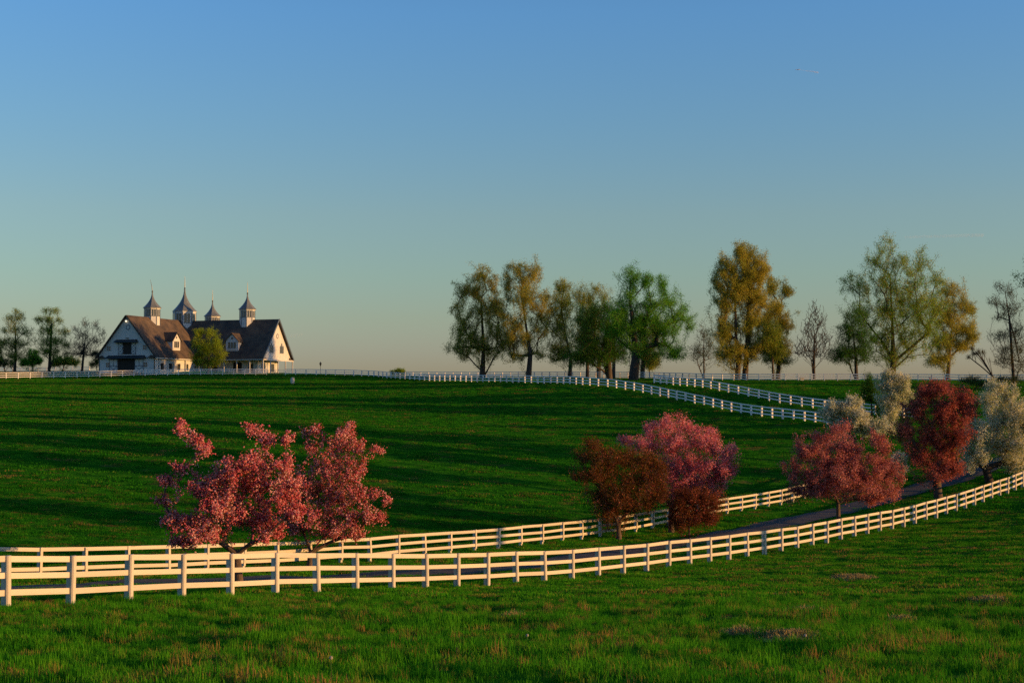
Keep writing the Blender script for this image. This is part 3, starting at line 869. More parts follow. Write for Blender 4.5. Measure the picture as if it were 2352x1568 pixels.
photo_tree('blossom_tree', 'small cream white tree hiding the ends of the slope fences', 'right', 640, 160,
    [(690, 350, 60, 55), (560, 400, 110, 70), (470, 450, 60, 50), (730, 450, 70, 50), (620, 500, 110, 60), (900, 540, 100, 50), (760, 540, 100, 60)],
    M['dark_bark'], [('blossoms', M['white_bloom'], 9000, 0.21, 0.2, 0.8), ('leaves', M['dull'], 1500, 0.2, 0.2, 0.5)], 19, 0.14, n2=120, n3=400, rise=0.4, rmin=0.014, group=BLO)
photo_tree('blossom_tree', 'upright cream white tree rising behind the dusky pink and crimson trees', 'right', 985, 167,
    [(965, 130, 60, 45), (1010, 180, 100, 70), (920, 220, 70, 50), (1050, 250, 100, 60), (1000, 340, 110, 70), (980, 430, 70, 60)],
    M['dark_bark'], [('blossoms', M['white_bloom'], 9000, 0.22, 0.2, 0.8), ('leaves', M['olive'], 1500, 0.2, 0.2, 0.5)], 20, 0.2, n2=120, n3=400, rise=0.5, rmin=0.014, group=BLO)
photo_tree('shrub', 'dark green bush left of the upright cream white tree', 'right', 830, 176,
    [(800, 200, 60, 70), (850, 280, 70, 70), (780, 290, 60, 60), (910, 370, 50, 90)],
    M['dark_bark'], [('foliage', M['deep'], 5000, 0.22, 0.2, 0.6)], 21, 0.1, n2=80, n3=220, rise=0.4, rmin=0.012, cat='shrub')
photo_tree('blossom_tree', 'small cream white tree low between the dusky pink and crimson trees', 'right', 1075, D7 + 9,
    [(1060, 800, 50, 60), (1070, 880, 45, 50), (1020, 840, 40, 60)],
    M['dark_bark'], [('blossoms', M['white_bloom'], 2600, 0.18, 0.16, 0.8)], 22, 0.09, n2=60, n3=160, rise=0.4, rmin=0.012, group=BLO)

# --- tall trees on the crest
photo_tree('oak_tree', 'leftmost tall golden tree on the crest with one straight trunk', 'crest', 437, 303,
    [(450, 220, 100, 90), (300, 340, 90, 90), (530, 310, 50, 120), (420, 500, 160, 130), (280, 610, 90, 100), (560, 650, 110, 90), (430, 800, 190, 80), (240, 460, 50, 60), (380, 350, 90, 120), (340, 720, 130, 90), (540, 480, 80, 110), (250, 800, 90, 60), (600, 760, 90, 60)],
    M['bark'], [('crown', M['gold'], 11000, 0.34, 0.36, 0.6), ('low_foliage', M['olive'], 2500, 0.34, 0.4, 0.6)], 31, 0.62, n2=190, n3=700, rise=0.8, seg=1.4, rmin=0.03, group=CRE)
photo_tree('oak_tree', 'second tall golden tree on the crest with bare wide side limbs', 'crest', 800, 296,
    [(720, 170, 70, 80), (840, 210, 70, 90), (640, 290, 50, 130), (780, 400, 130, 130), (920, 390, 80, 70), (700, 610, 110, 90), (880, 620, 90, 100), (680, 850, 90, 50), (880, 830, 90, 45), (600, 520, 70, 70), (780, 720, 120, 80), (900, 500, 90, 80), (760, 280, 90, 90), (640, 720, 80, 80)],
    M['bark'], [('crown', M['gold'], 9500, 0.33, 0.36, 0.6), ('low_foliage', M['olive'], 2500, 0.33, 0.4, 0.6)], 32, 0.58, n2=170, n3=640, rise=0.8, seg=1.4, rmin=0.03, group=CRE)
photo_tree('oak_tree', 'thin olive tree between the golden trees and the dark green ones', 'crest', 1125, 300,
    [(1070, 310, 60, 60), (1080, 440, 80, 110), (1050, 620, 90, 110), (1050, 810, 110, 90), (980, 500, 50, 60)],
    M['bark'], [('crown', M['olive'], 6500, 0.32, 0.36, 0.6)], 33, 0.42, n2=130, n3=520, rise=0.7, seg=1.4, rmin=0.03, group=CRE)
photo_tree('oak_tree', 'pale thin-topped tree rising behind the dark green crown', 'crest', 1350, 318,
    [(1210, 370, 70, 80), (1330, 330, 50, 50), (1280, 430, 80, 90), (1400, 400, 50, 60), (1220, 560, 90, 90), (1330, 560, 90, 110), (1250, 720, 110, 90)],
    M['bark'], [('crown', M['olive'], 6500, 0.3, 0.4, 0.6)], 34, 0.5, n2=130, n3=560, rise=0.8, seg=1.4, rmin=0.03, group=CRE)
photo_tree('oak_tree', 'dark green spreading tree just left of the brightest green one', 'crest', 1440, 258,
    [(1420, 480, 110, 80), (1290, 560, 130, 100), (1450, 640, 130, 120), (1300, 740, 160, 110), (1230, 870, 160, 60), (1490, 780, 110, 90), (1380, 850, 130, 70)],
    M['bark'], [('crown', M['deep'], 14000, 0.32, 0.36, 0.6)], 35, 0.55, n2=160, n3=620, rise=0.7, seg=1.2, rmin=0.028, group=CRE, trunk_to=[(1442, 980), (1430, 900), (1420, 800), (1420, 660)])
photo_tree('oak_tree', 'broad fresh green tree with thick dark trunk, nearest on the crest', 'crest', 1625, 248,
    [(1620, 240, 90, 90), (1740, 250, 50, 70), (1590, 390, 90, 90), (1850, 290, 50, 80), (1900, 420, 90, 90), (1780, 450, 110, 110), (1990, 560, 100, 110), (1850, 620, 130, 100), (1650, 620, 130, 120),
     (2070, 600, 50, 60), (1960, 820, 100, 70), (1660, 790, 90, 70), (1860, 760, 110, 70), (1560, 500, 70, 80), (1530, 630, 110, 110), (1490, 530, 80, 80), (1720, 560, 110, 100)],
    M['dark_bark'], [('crown', M['green'], 15500, 0.31, 0.36, 0.55)], 36, 0.85, n2=200, n3=760, rise=0.6, seg=1.2, rmin=0.028, group=CRE, trunk_to=[(1625, 980), (1640, 900), (1650, 780), (1620, 600), (1600, 420)])
photo_tree('young_tree', 'small sparse young tree between the green tree and the twin trunks', 'crest', 2185, 306,
    [(2180, 690, 55, 80), (2180, 830, 100, 80), (2130, 800, 60, 60), (2230, 760, 40, 60)],
    M['bark'], [('crown', M['dull'], 1500, 0.3, 0.36, 0.6)], 37, 0.2, n2=100, n3=380, rise=0.5, seg=1.0, rmin=0.025, group=CRE)
photo_tree('oak_tree', 'golden crown showing through behind the broad fresh green tree', 'crest', 1697, 322,
    [(1740, 780, 90, 90), (1690, 640, 80, 90), (1790, 650, 70, 80), (1740, 860, 90, 50)],
    M['bark'], [('crown', M['gold'], 5000, 0.34, 0.4, 0.6)], 38, 0.5, n2=90, n3=320, rise=0.7, seg=1.4, rmin=0.03, group=CRE)
photo_tree('young_tree', 'low olive young tree under the right limbs of the green tree', 'crest', 1757, 330,
    [(1760, 915, 60, 40), (1740, 870, 50, 40), (1790, 880, 40, 40)],
    M['bark'], [('crown', M['olive'], 2200, 0.3, 0.36, 0.6)], 39, 0.16, n2=60, n3=200, rise=0.4, seg=1.0, rmin=0.025, group=CRE)
for k, (x, dd, lab) in enumerate([(1265, 308, 'slim trunk tree with thin crown, left behind the dark green tree'), (1472, 300, 'slim trunk tree standing right behind the dark green tree')]):
    photo_tree('oak_tree', lab, 'crest', x, dd, [(x - 20, 720, 90, 90), (x + 10, 600, 70, 80), (x - 60, 830, 70, 60), (x + 60, 820, 60, 60)], M['bark'],
        [('crown', M['deep'], 4200, 0.32, 0.36, 0.6)], 40 + k, 0.36, n2=80, n3=300, rise=0.7, seg=1.2, rmin=0.028, group=CRE)

photo_tree('oak_tree', 'left one of the twin tall golden trees with trunks close together', 'crest_right', 375, 276,
    [(290, 340, 70, 90), (400, 220, 45, 80), (290, 560, 70, 110), (290, 760, 100, 100), (330, 900, 100, 70), (225, 430, 35, 50), (380, 430, 80, 110)],
    M['bark'], [('crown', M['gold'], 10500, 0.34, 0.36, 0.6), ('low_foliage', M['olive'], 2000, 0.34, 0.4, 0.6)], 51, 0.55, n2=160, n3=600, rise=0.9, seg=1.4, rmin=0.03, group=CRE)
photo_tree('oak_tree', 'right one of the twin tall golden trees with trunks close together', 'crest_right', 427, 277,
    [(460, 250, 60, 80), (530, 330, 60, 100), (440, 400, 100, 120), (500, 530, 90, 100), (460, 700, 100, 100), (470, 880, 100, 70)],
    M['bark'], [('crown', M['gold'], 11500, 0.34, 0.36, 0.6), ('low_foliage', M['olive'], 1500, 0.34, 0.4, 0.6)], 52, 0.6, n2=160, n3=600, rise=0.9, seg=1.4, rmin=0.03, group=CRE)
photo_tree('oak_tree', 'golden tree with dead forked snag top, right of the twin trunks', 'crest_right', 655, 285,
    [(610, 450, 40, 70), (715, 470, 40, 50), (640, 600, 60, 80), (580, 700, 70, 80), (700, 690, 50, 60), (640, 830, 100, 80), (650, 930, 90, 45), (668, 400, 4, 14), (700, 385, 4, 8), (790, 622, 10, 4)],
    M['bark'], [('crown', M['gold'], 7500, 0.32, 0.34, 0.6), ('low_foliage', M['olive'], 2500, 0.32, 0.4, 0.6)], 53, 0.45, n2=130, n3=480, rise=0.8, seg=1.2, rmin=0.03, group=CRE)
photo_tree('young_tree', 'dark olive young tree with thin trunk before the snag-topped tree', 'crest_right', 626, 276,
    [(620, 770, 70, 80), (560, 840, 60, 60), (640, 880, 80, 50)],
    M['bark'], [('crown', M['olive'], 4200, 0.3, 0.34, 0.6)], 54, 0.22, n2=80, n3=320, rise=0.6, seg=1.0, rmin=0.028, group=CRE)
photo_tree('bare_tree', 'leafless dark tree with twin trunk standing alone behind the crest fence', 'crest_right', 905, 277,
    [(905, 620, 35, 70), (950, 690, 45, 70), (870, 720, 40, 70), (900, 780, 80, 70), (830, 850, 60, 50), (980, 820, 50, 60), (900, 890, 100, 45), (800, 905, 40, 16)],
    M['dark_bark'], [('buds', M['buds'], 700, 0.22, 0.3, 0.5)], 55, 0.26, n2=200, n3=1100, rise=1.0, seg=1.0, rmin=0.036, group=CRE, trunk_to=[(905, 980), (904, 880), (907, 800)])
photo_tree('oak_tree', 'dark green tree with drooping skirt, left below the biggest crown', 'crest_right', 1197, 279,
    [(1180, 640, 80, 80), (1140, 760, 90, 80), (1240, 780, 80, 90), (1180, 900, 150, 70), (1090, 900, 80, 40)],
    M['dark_bark'], [('crown', M['deep'], 9000, 0.32, 0.36, 0.6)], 56, 0.4, n2=150, n3=560, rise=0.5, seg=1.2, rmin=0.028, group=CRE)
photo_tree('oak_tree', 'biggest airy olive green tree on the crest, behind the white blossom', 'crest_right', 1440, 287,
    [(1400, 160, 80, 70), (1320, 270, 80, 80), (1480, 270, 80, 80), (1640, 270, 80, 70), (1120, 420, 50, 60), (1220, 430, 80, 100), (1400, 430, 110, 110), (1600, 420, 110, 100), (1750, 390, 60, 100),
     (1400, 620, 140, 110), (1600, 620, 140, 120), (1350, 800, 110, 110), (1560, 800, 140, 110), (1450, 920, 130, 70), (1700, 560, 110, 100), (1240, 620, 110, 110), (1690, 760, 110, 90), (1500, 520, 100, 100)],
    M['dark_bark'], [('crown', M['olive'], 13500, 0.34, 0.4, 0.55), ('low_foliage', M['green'], 5500, 0.34, 0.45, 0.55)], 57, 0.75, n2=220, n3=860, rise=0.8, seg=1.4, rmin=0.03, group=CRE)
photo_tree('oak_tree', 'golden wide tree right of the biggest crown, bare twigs at its right side', 'crest_right', 1825, 306,
    [(1860, 480, 80, 70), (1930, 560, 50, 50), (1820, 640, 110, 100), (1995, 600, 45, 50), (1950, 740, 80, 60), (1800, 830, 110, 80), (1930, 850, 80, 40), (1760, 950, 90, 45), (1990, 790, 50, 30)],
    M['bark'], [('crown', M['gold'], 9500, 0.33, 0.38, 0.6), ('low_foliage', M['olive'], 2500, 0.33, 0.4, 0.6)], 58, 0.45, n2=160, n3=620, rise=0.7, seg=1.2, rmin=0.03, group=CRE)
photo_tree('bare_tree', 'nearly bare dark tree with leaning trunk at the right edge', 'edge', 890, 232,
    [(750, 430, 50, 50), (850, 480, 50, 70), (720, 570, 70, 50), (850, 640, 100, 80), (760, 720, 60, 40), (770, 880, 110, 40), (900, 840, 80, 90), (800, 1000, 80, 70), (930, 1000, 80, 90), (800, 1110, 90, 70), (950, 1150, 60, 80)],
    M['dark_bark'], [('buds', M['dull'], 6000, 0.2, 0.3, 0.5)], 59, 0.25, n2=220, n3=1100, rise=0.7, seg=0.8, rmin=0.03, group=CRE, trunk_to=[(875, 1100), (865, 900), (840, 700), (810, 500)])
photo_tree('bare_tree', 'broken dead stub with thin limbs curving left, above the white blossom', 'edge', 690, 226,
    [(664, 1110, 5, 16), (600, 1040, 14, 22), (560, 1030, 14, 22), (520, 1050, 16, 22), (470, 1080, 14, 20), (500, 1000, 14, 20)],
    M['dark_bark'], [('buds', M['dull'], 420, 0.18, 0.2, 0.5)], 60, 0.24, n2=40, n3=200, rise=2.2, seg=0.7, rmin=0.026, wig=0.06, trunk_to=[(694, 1300), (692, 1262)], group=CRE, from_trunk=True)
photo_tree('shrub', 'dark brush in front of the crest fence beside the dead stub', 'edge', 520, 222,
    [(520, 1290, 60, 40), (600, 1330, 60, 35), (440, 1300, 50, 25), (780, 1290, 60, 30), (900, 1290, 60, 40)],
    M['dark_bark'], [('foliage', M['dull'], 2200, 0.24, 0.24, 0.55)], 61, 0.1, n2=60, n3=220, rise=0.3, seg=0.6, rmin=0.018, cat='shrub')

# --- trees left of the barn and by its corner
photo_tree('pin_oak', 'leftmost whole tree at the left edge, dark straight trunk and green crown', 'left', 175, 340,
    [(190, 570, 40, 50), (120, 650, 60, 55), (240, 640, 60, 65), (60, 800, 45, 40), (200, 780, 110, 70), (330, 820, 70, 50), (180, 960, 160, 80), (180, 1110, 150, 55), (60, 950, 60, 40)],
    M['dark_bark'], [('crown', M['olive'], 2600, 0.30, 0.34, 0.6), ('low_foliage', M['deep'], 1300, 0.3, 0.32, 0.6)], 71, 0.36, n2=150, n3=600, rise=0.65, seg=1.1, rmin=0.025, group=LFT)
photo_tree('pin_oak', 'middle tree left of the barn with flat triple-tipped olive crown', 'left', 597, 340,
    [(560, 560, 40, 40), (630, 560, 40, 40), (700, 560, 38, 42), (480, 670, 50, 40), (600, 680, 90, 65), (740, 680, 50, 40), (600, 800, 120, 60), (790, 820, 60, 50), (640, 930, 180, 65), (820, 980, 50, 40), (600, 1060, 170, 55)],
    M['dark_bark'], [('crown', M['olive'], 3300, 0.30, 0.34, 0.6), ('low_foliage', M['green'], 1100, 0.3, 0.32, 0.6)], 72, 0.34, n2=150, n3=600, rise=0.65, seg=1.1, rmin=0.025, group=LFT)
photo_tree('bare_tree', 'brownish nearly bare tree overlapping the left gable of the barn', 'left', 1000, 334,
    [(1040, 720, 55, 60), (930, 780, 50, 40), (1170, 750, 50, 60), (1010, 860, 100, 70), (1260, 830, 45, 45), (1150, 920, 110, 65), (1000, 1000, 150, 65), (1000, 1080, 180, 45)],
    M['dark_bark'], [('crown', M['buds'], 3600, 0.22, 0.3, 0.5)], 73, 0.28, n2=240, n3=1300, rise=0.8, seg=1.0, rmin=0.028, group=LFT)
photo_tree('pin_oak', 'partly cut off tree at the left edge of the frame', 'left', -70, 342,
    [(-30, 950, 55, 50), (-20, 1060, 60, 90), (-90, 850, 70, 90), (-100, 1000, 80, 90)],
    M['dark_bark'], [('crown', M['olive'], 3500, 0.3, 0.32, 0.6)], 74, 0.3, n2=90, n3=320, rise=0.65, seg=1.1, rmin=0.025, group=LFT)
photo_tree('shrub', 'round green bush behind the left fences between the two oaks', 'left', 400, 372, [(400, 1110, 70, 70), (370, 1180, 100, 60), (450, 1170, 80, 60), (300, 1200, 70, 50)],
    M['bark'], [('foliage', M['green'], 4200, 0.3, 0.25, 0.6)], 75, 0.14, n2=70, n3=220, rise=0.3, seg=0.8, rmin=0.02, cat='shrub', group='bushes left of the barn')
photo_tree('shrub', 'olive brown bush behind the left fences below the nearly bare tree', 'left', 760, 372, [(740, 1180, 110, 60), (830, 1160, 80, 60), (680, 1200, 70, 50), (900, 1190, 80, 50)],
    M['bark'], [('foliage', M['olive'], 4200, 0.3, 0.25, 0.6)], 76, 0.14, n2=70, n3=220, rise=0.3, seg=0.8, rmin=0.02, cat='shrub', group='bushes left of the barn')
photo_tree('shrub', 'dull low bush at the left edge behind the fences', 'left', 60, 374, [(40, 1190, 90, 55), (140, 1210, 70, 45), (-40, 1180, 80, 60)],
    M['bark'], [('foliage', M['dull'], 3000, 0.3, 0.25, 0.6)], 77, 0.14, n2=60, n3=200, rise=0.3, seg=0.8, rmin=0.02, cat='shrub', group='bushes left of the barn')
photo_tree('shrub', 'dark bush against the left corner of the barn', 'left', 1190, 338, [(1190, 1190, 45, 60), (1130, 1220, 40, 40), (1170, 1090, 60, 30)],
    M['bark'], [('foliage', M['deep'], 2000, 0.26, 0.22, 0.6)], 78, 0.1, n2=50, n3=160, rise=0.3, seg=0.8, rmin=0.02, cat='shrub', group='bushes left of the barn')
photo_tree('maple_tree', 'dense yellow-green tree in front of the inner corner of the barn', 'barn', 1300, 324,
    [(1205, 720, 50, 65), (1330, 720, 60, 65), (1210, 850, 80, 80), (1400, 820, 70, 80), (1300, 880, 120, 100), (1190, 980, 80, 80), (1420, 960, 80, 80), (1300, 1030, 150, 50)],
    M['bark'], [('crown', M['lime'], 10000, 0.30, 0.26, 0.6)], 79, 0.26, n2=130, n3=460, rise=0.5, seg=0.9, rmin=0.02)
bq = P(915, 860, 352)
tree('shrub', 'small light green bush far off behind the hilltop fence at centre', 'shrub', np.array((bq[0], 352, Z1(bq[0], 352))), [np.array((bq[0], 352, Z1(bq[0], 352) + 0.6))],
     [(bq[0], 352, Z1(bq[0], 352) + 1.4, 1.6, 1.3, 0.8), (bq[0] + 1.2, 352, Z1(bq[0], 352) + 1.2, 1.0, 1.0, 0.7), (bq[0] - 1.3, 352.5, Z1(bq[0], 352) + 1.1, 1.0, 1.0, 0.7)],
     M['bark'], [('foliage', M['lime'], 2000, 0.26, 0.2, 0.6)], 80, 0.08, n2=40, n3=120, seg=0.6, rmin=0.02)

# --- trees beyond the right edge of the frame; the low sun throws their shade across the hill
def big_lobes(x, y, z, H, W, rng, bare=0.08):
    out = []
    for k in range(13):
        h = bare + 0.06 + (0.87 - bare) * (k + rng.uniform(0, 1)) / 13.0
        rr = W / 2 * (math.sin(math.pi * min(0.95, (h - bare) / (1 - bare) * 0.85 + 0.12))) * 0.62
        a = rng.uniform(0, 2 * math.pi)
        out.append((x + rr * math.cos(a), y + rr * math.sin(a), z + h * H, W * rng.uniform(0.17, 0.26), W * rng.uniform(0.17, 0.26), H * rng.uniform(0.07, 0.12)))
    out.append((x, y, z + 0.93 * H, W * 0.16, W * 0.16, H * 0.08))
    return out
_or = np.random.default_rng(5)
# (x, y, height, crown width, bare share of the trunk)
OFF = [(80, 72.5, 21, 8, .4), (84, 96.5, 21, 9.5, .4), (80, 108, 22, 9.5, .4), (82, 122, 24, 13, .4), (78, 137.5, 24, 14, .38), (82, 178, 26, 14, .12), (86, 190.5, 26, 14, .12), (96, 217, 24, 14, .1), (102, 231, 20, 12, .1)]
for k, (x, y, H, W, bare) in enumerate(OFF):
    z = Z1(x, y)
    tree('oak_tree', 'tall leafy tree standing beyond the right edge of the picture', 'tree', np.array((x, y, z)), [np.array((x + 0.2, y, z + 0.3 * H)), np.array((x, y, z + 0.8 * H))],
         big_lobes(x, y, z, H, W, _or, bare), M['bark'], [('crown', M['dense'], int(900 + 20 * H * W), 0.55, 0.4, 0.8)], 200 + k, 0.4, n2=70, n3=200, rise=0.6, seg=1.6, rmin=0.03, group='trees beyond the right edge')
ex, ey = P(2432, 900, 150)[:2]
ez = Z1(ex, ey)
_l = [P(2385, 600, 150), P(2372, 640, 150), P(2420, 560, 151), P(2440, 650, 149), P(2400, 700, 152), P(2470, 740, 150), P(2450, 820, 148)]
tree('oak_tree', 'tree mostly outside the frame, leafy twigs poking in at the upper right edge', 'tree', np.array((ex, ey, ez)), [np.array((ex, ey, ez + 5)), np.array((ex + 0.3, ey, ez + 11))],
     [(p[0], p[1], p[2], 1.5, 1.6, 1.6) for p in _l], M['dark_bark'], [('crown', M['deep'], 5200, 0.26, 0.24, 0.6)], 260, 0.35, n2=90, n3=320, rise=0.6, seg=1.2, rmin=0.02, group='trees beyond the right edge')

# ------------------------------------------------------------------ barn
M['siding'] = plain_mat('white_siding', (0.56, 0.56, 0.56), 0.65, 0.06, 1.2, 0.15, 20)
M['shingle'] = None
def shingle_mat():
    m, N, L = new_mat('roof_shingles')
    out = node(N, 'ShaderNodeOutputMaterial'); b = node(N, 'ShaderNodeBsdfPrincipled', i_Roughness=0.85)
    tc = node(N, 'ShaderNodeTexCoord')
    n1 = node(N, 'ShaderNodeTexNoise', i_Scale=0.5, i_Detail=6.0); L.new(tc.outputs['Object'], n1.inputs['Vector'])
    wv = node(N, 'ShaderNodeTexWave', wave_type='BANDS', bands_direction='Z', i_Scale=1.1, i_Distortion=0.4); L.new(tc.outputs['Object'], wv.inputs['Vector'])
    rp = ramp(N, [(0.3, (0.036, 0.028, 0.023)), (0.7, (0.12, 0.082, 0.052))]); L.new(n1.outputs['Fac'], rp.inputs[0])
    bp = node(N, 'ShaderNodeBump', i_Strength=0.5, i_Distance=0.06); L.new(wv.outputs['Fac'], bp.inputs['Height'])
    L.new(rp.outputs[0], b.inputs['Base Color']); L.new(bp.outputs[0], b.inputs['Normal']); L.new(b.outputs[0], out.inputs['Surface'])
    return m
M['shingle'] = shingle_mat()
M['trim'] = plain_mat('dark_green_trim', (0.022, 0.032, 0.035), 0.5)
M['blue_trim'] = plain_mat('slate_blue_trim', (0.07, 0.11, 0.17), 0.5)
M['metal_roof'] = plain_mat('grey_metal_roof', (0.15, 0.17, 0.18), 0.5, 0.15, 1.0)
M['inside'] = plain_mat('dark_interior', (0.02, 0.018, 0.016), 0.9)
M['glass'] = plain_mat('window_glass', (0.05, 0.06, 0.07), 0.08)
M['steel'] = plain_mat('spire_metal', (0.08, 0.085, 0.09), 0.4, metallic=0.5)

bc = P(422.5, 860, 346)
BZ = Z1(*P(330, 860, 326)[:2])
barn = empty('horse_barn', (bc[0], 346, BZ - 0.1), R(-17.9))
barn.scale = (0.935, 0.935, 1.0)
set_props(barn, 'white horse barn with dark steep roofs, dormers and four spired cupolas', 'barn')
RZ, EZ, HS, HW = 13.1, 3.5, 8.35, 7.7      # ridge, eave heights, half spans of roof and walls
SL = (RZ - EZ) / HS
YF, YB, XR = -27.0, 20.0, 27.4
def zr(a):                                   # underside of the roof at distance a from the ridge line
    return RZ - SL * abs(a)

# gable wall of the left wing (faces -y)
mb = MB()
y0 = YF + 0.55
mb.prism([(-HW, y0, 0), (HW, y0, 0), (HW, y0, zr(HW) - .05), (0, y0, RZ - 0.1), (-HW, y0, zr(HW) - .05)], (0, 0.3, 0))
mb.build('gable_wall', M['siding'], barn)
MB().box(-HW, -HW + 0.3, y0 + 0.3, YB - 0.6, 0, zr(HW) - .05).build('side_wall', M['siding'], barn)
MB().box(HW - 0.3, HW, y0 + 0.3, -5.4, 0, zr(HW) - .05).build('side_wall', M['siding'], barn)
MB().prism([(-HW, YB - .6, 0), (HW, YB - .6, 0), (HW, YB - .6, zr(HW) - .05), (0, YB - .6, RZ - 0.1), (-HW, YB - .6, zr(HW) - .05)], (0, 0.3, 0)).build('gable_wall', M['siding'], barn)
MB().box(HW - 0.3, HW, 5.4, YB - .6, 0, zr(HW) - .05).build('side_wall', M['siding'], barn)
# right wing: upper gable carried over a porch, recessed ground floor
xg = XR - 0.6
mb = MB().prism([(xg, -HW, EZ - .1), (xg, HW, EZ - .1), (xg, HW, zr(HW) - .05), (xg, 0, RZ - 0.1), (xg, -HW, zr(HW) - .05)], (-0.3, 0, 0))
mb.build('gable_wall', M['siding'], barn)
MB().box(xg - 2.8, xg - 2.5, -5.4, 5.4, 0, EZ + 1.5).build('ground_floor_wall', M['siding'], barn)
MB().box(HW - 0.28, xg - 2.8, -5.4, -5.1, 0, EZ + 1.5).build('ground_floor_wall', M['siding'], barn)
MB().box(HW - 0.28, xg - 2.8, 5.1, 5.4, 0, EZ + 1.5).build('ground_floor_wall', M['siding'], barn)
MB().box(HW, xg - 0.31, -HW + 0.02, HW - 0.02, EZ - 0.02, EZ + 0.1).build('porch_ceiling', M['siding'], barn)

def roof_slab(name, p, q, r, s, th=0.26):
    a, b, c = Vector(p), Vector(q), Vector(r)
    n = (b - a).cross(c - a).normalized()
    if n.z < 0: n = -n
    return MB().prism([p, q, r, s], tuple(n * th)).build(name, M['shingle'], barn)
roof_slab('roof', (0, YF, RZ), (0, YB, RZ), (HS, YB, EZ), (HS, YF, EZ))
roof_slab('roof', (0, YF, RZ), (0, YB, RZ), (-HS, YB, EZ), (-HS, YF, EZ))
roof_slab('roof', (0.2, 0, RZ - .02), (XR, 0, RZ - .02), (XR, -HS, EZ - .02), (0.2, -HS, EZ - .02))
roof_slab('roof', (0.2, 0, RZ - .02), (XR, 0, RZ - .02), (XR, HS, EZ - .02), (0.2, HS, EZ - .02))
# bargeboards and fascias
for sgn in (-1, 1):
    MB().bar((0, YF - 0.06, RZ + 0.1), (sgn * HS, YF - 0.06, EZ + 0.1), 0.1, 0.42, up=(0, 1, 0)).build('bargeboard', M['trim'], barn)
    MB().bar((XR + 0.06, 0, RZ + 0.1), (XR + 0.06, sgn * HS, EZ + 0.1), 0.42, 0.1, up=(1, 0, 0)).build('bargeboard', M['blue_trim'], barn)
MB().box(HS + .02, HS + 0.1, YF, -HS - .02, EZ - 0.14, EZ + 0.16).build('fascia', M['siding'], barn)
MB().box(HS + .02, XR, -HS - 0.1, -HS - .02, EZ - 0.16, EZ + 0.14).build('fascia', M['siding'], barn)
MB().box(XR - 0.1, XR + 0.02, -HS, HS, EZ - 0.2, EZ + 0.12).build('porch_beam', M['siding'], barn)
# small hipped returns at the gable feet
for sgn in (-1, 1):
    MB().prism([(sgn * HS, YF - .1, EZ - .02), (sgn * (HS - 2.4), YF - .1, EZ - .02), (sgn * (HS - 1.6), YF + .5, EZ + .7), (sgn * HS, YF + .5, EZ + 0.2)], (0, 0.1, 0)).build('eave_return', M['shingle'], barn)
    MB().prism([(XR + .1, sgn * HS, EZ - .02), (XR + .1, sgn * (HS - 2.0), EZ - .02), (XR - .5, sgn * (HS - 1.4), EZ + .7), (XR - .5, sgn * HS, EZ + 0.2)], (-0.1, 0, 0)).build('eave_return', M['shingle'], barn)
MB().box(-HW, HW, y0 - 0.05, y0 - .003, EZ + 0.0, EZ + 0.14).build('belt_trim', M['trim'], barn)
for sgn in (-1, 1):
    MB().box(sgn * HW - 0.09, sgn * HW + 0.09, y0 - 0.06, y0 + 0.12, 0, EZ).build('corner_board', M['trim'], barn)
# porch posts
px_list = [(8.02, -24.6), (8.02, -18.3), (8.02, -12.6)] + [(x, -HS + 0.3) for x in (9.2, 12.6, 16.2, 19.8, 23.4)] + [(XR - 0.25, y) for y in (-HS + 0.3, -4.1, 0, 4.1, HS - 0.3)]
for x, y in px_list:
    MB().box(x - 0.11, x + 0.11, y - 0.11, y + 0.11, 0, EZ - 0.18).build('porch_post', M['siding'], barn)

def front_box(x0, x1, z0, z1, mat, name, parent=barn, d=0.06, off=0.004):
    return MB().box(x0, x1, y0 - off - d, y0 - off, z0, z1).build(name, mat, parent)
# great door with sliding leaves
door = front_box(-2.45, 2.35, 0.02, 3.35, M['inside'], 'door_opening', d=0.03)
for sgn in (-1, 1):
    xa, xb = (-4.75, -2.45) if sgn < 0 else (2.35, 4.75)
    leaf = front_box(xa, xb, 0.1, 3.3, M['siding'], 'sliding_door', d=0.08, off=0.034)
    yy = y0 - 0.14
    mb = MB()
    for a, b in (((xa, yy, 0.16), (xb, yy, 0.16)), ((xa, yy, 1.75), (xb, yy, 1.75)), ((xa, yy, 3.24), (xb, yy, 3.24)), ((xa + .06, yy, 0.1), (xa + .06, yy, 3.3)), ((xb - .06, yy, 0.1), (xb - .06, yy, 3.3)), (((xa + xb) / 2, yy, 1.75), ((xa + xb) / 2, yy, 3.3))):
        mb.bar(a, b, 0.05, 0.16, up=(0, 1, 0)) if a[2] != b[2] else mb.bar(a, b, 0.05, 0.16)
    mb.bar((xa + .1, yy + .01, 0.2), (xb - .1, yy + .01, 1.7), 0.05, 0.16, up=(0, 1, 0)); mb.bar((xa + .1, yy + .012, 1.7), (xb - .1, yy + .012, 0.2), 0.05, 0.16, up=(0, 1, 0))
    mb.build('cross_brace', M['blue_trim'], leaf)
def hood(x0, x1, z, h, d, name):
    yf = y0 - 0.005
    MB().add([(x0, yf, z), (x1, yf, z), (x1 , yf - d, z - .02), (x0, yf - d, z - .02), (x0 + .35, yf, z + h), (x1 - .35, yf, z + h), (x1 - .45, yf - d * .35, z + h - .05), (x0 + .45, yf - d * .35, z + h - .05)],
             [(0, 1, 2, 3), (4, 7, 6, 5), (0, 4, 5, 1), (1, 5, 6, 2), (2, 6, 7, 3), (3, 7, 4, 0)]).build(name, M['trim'], barn)
hood(-5.4, 5.4, 3.4, 0.75, 1.3, 'door_hood')
hood(-3.2, 3.2, 7.05, 0.7, 1.1, 'loft_hood')
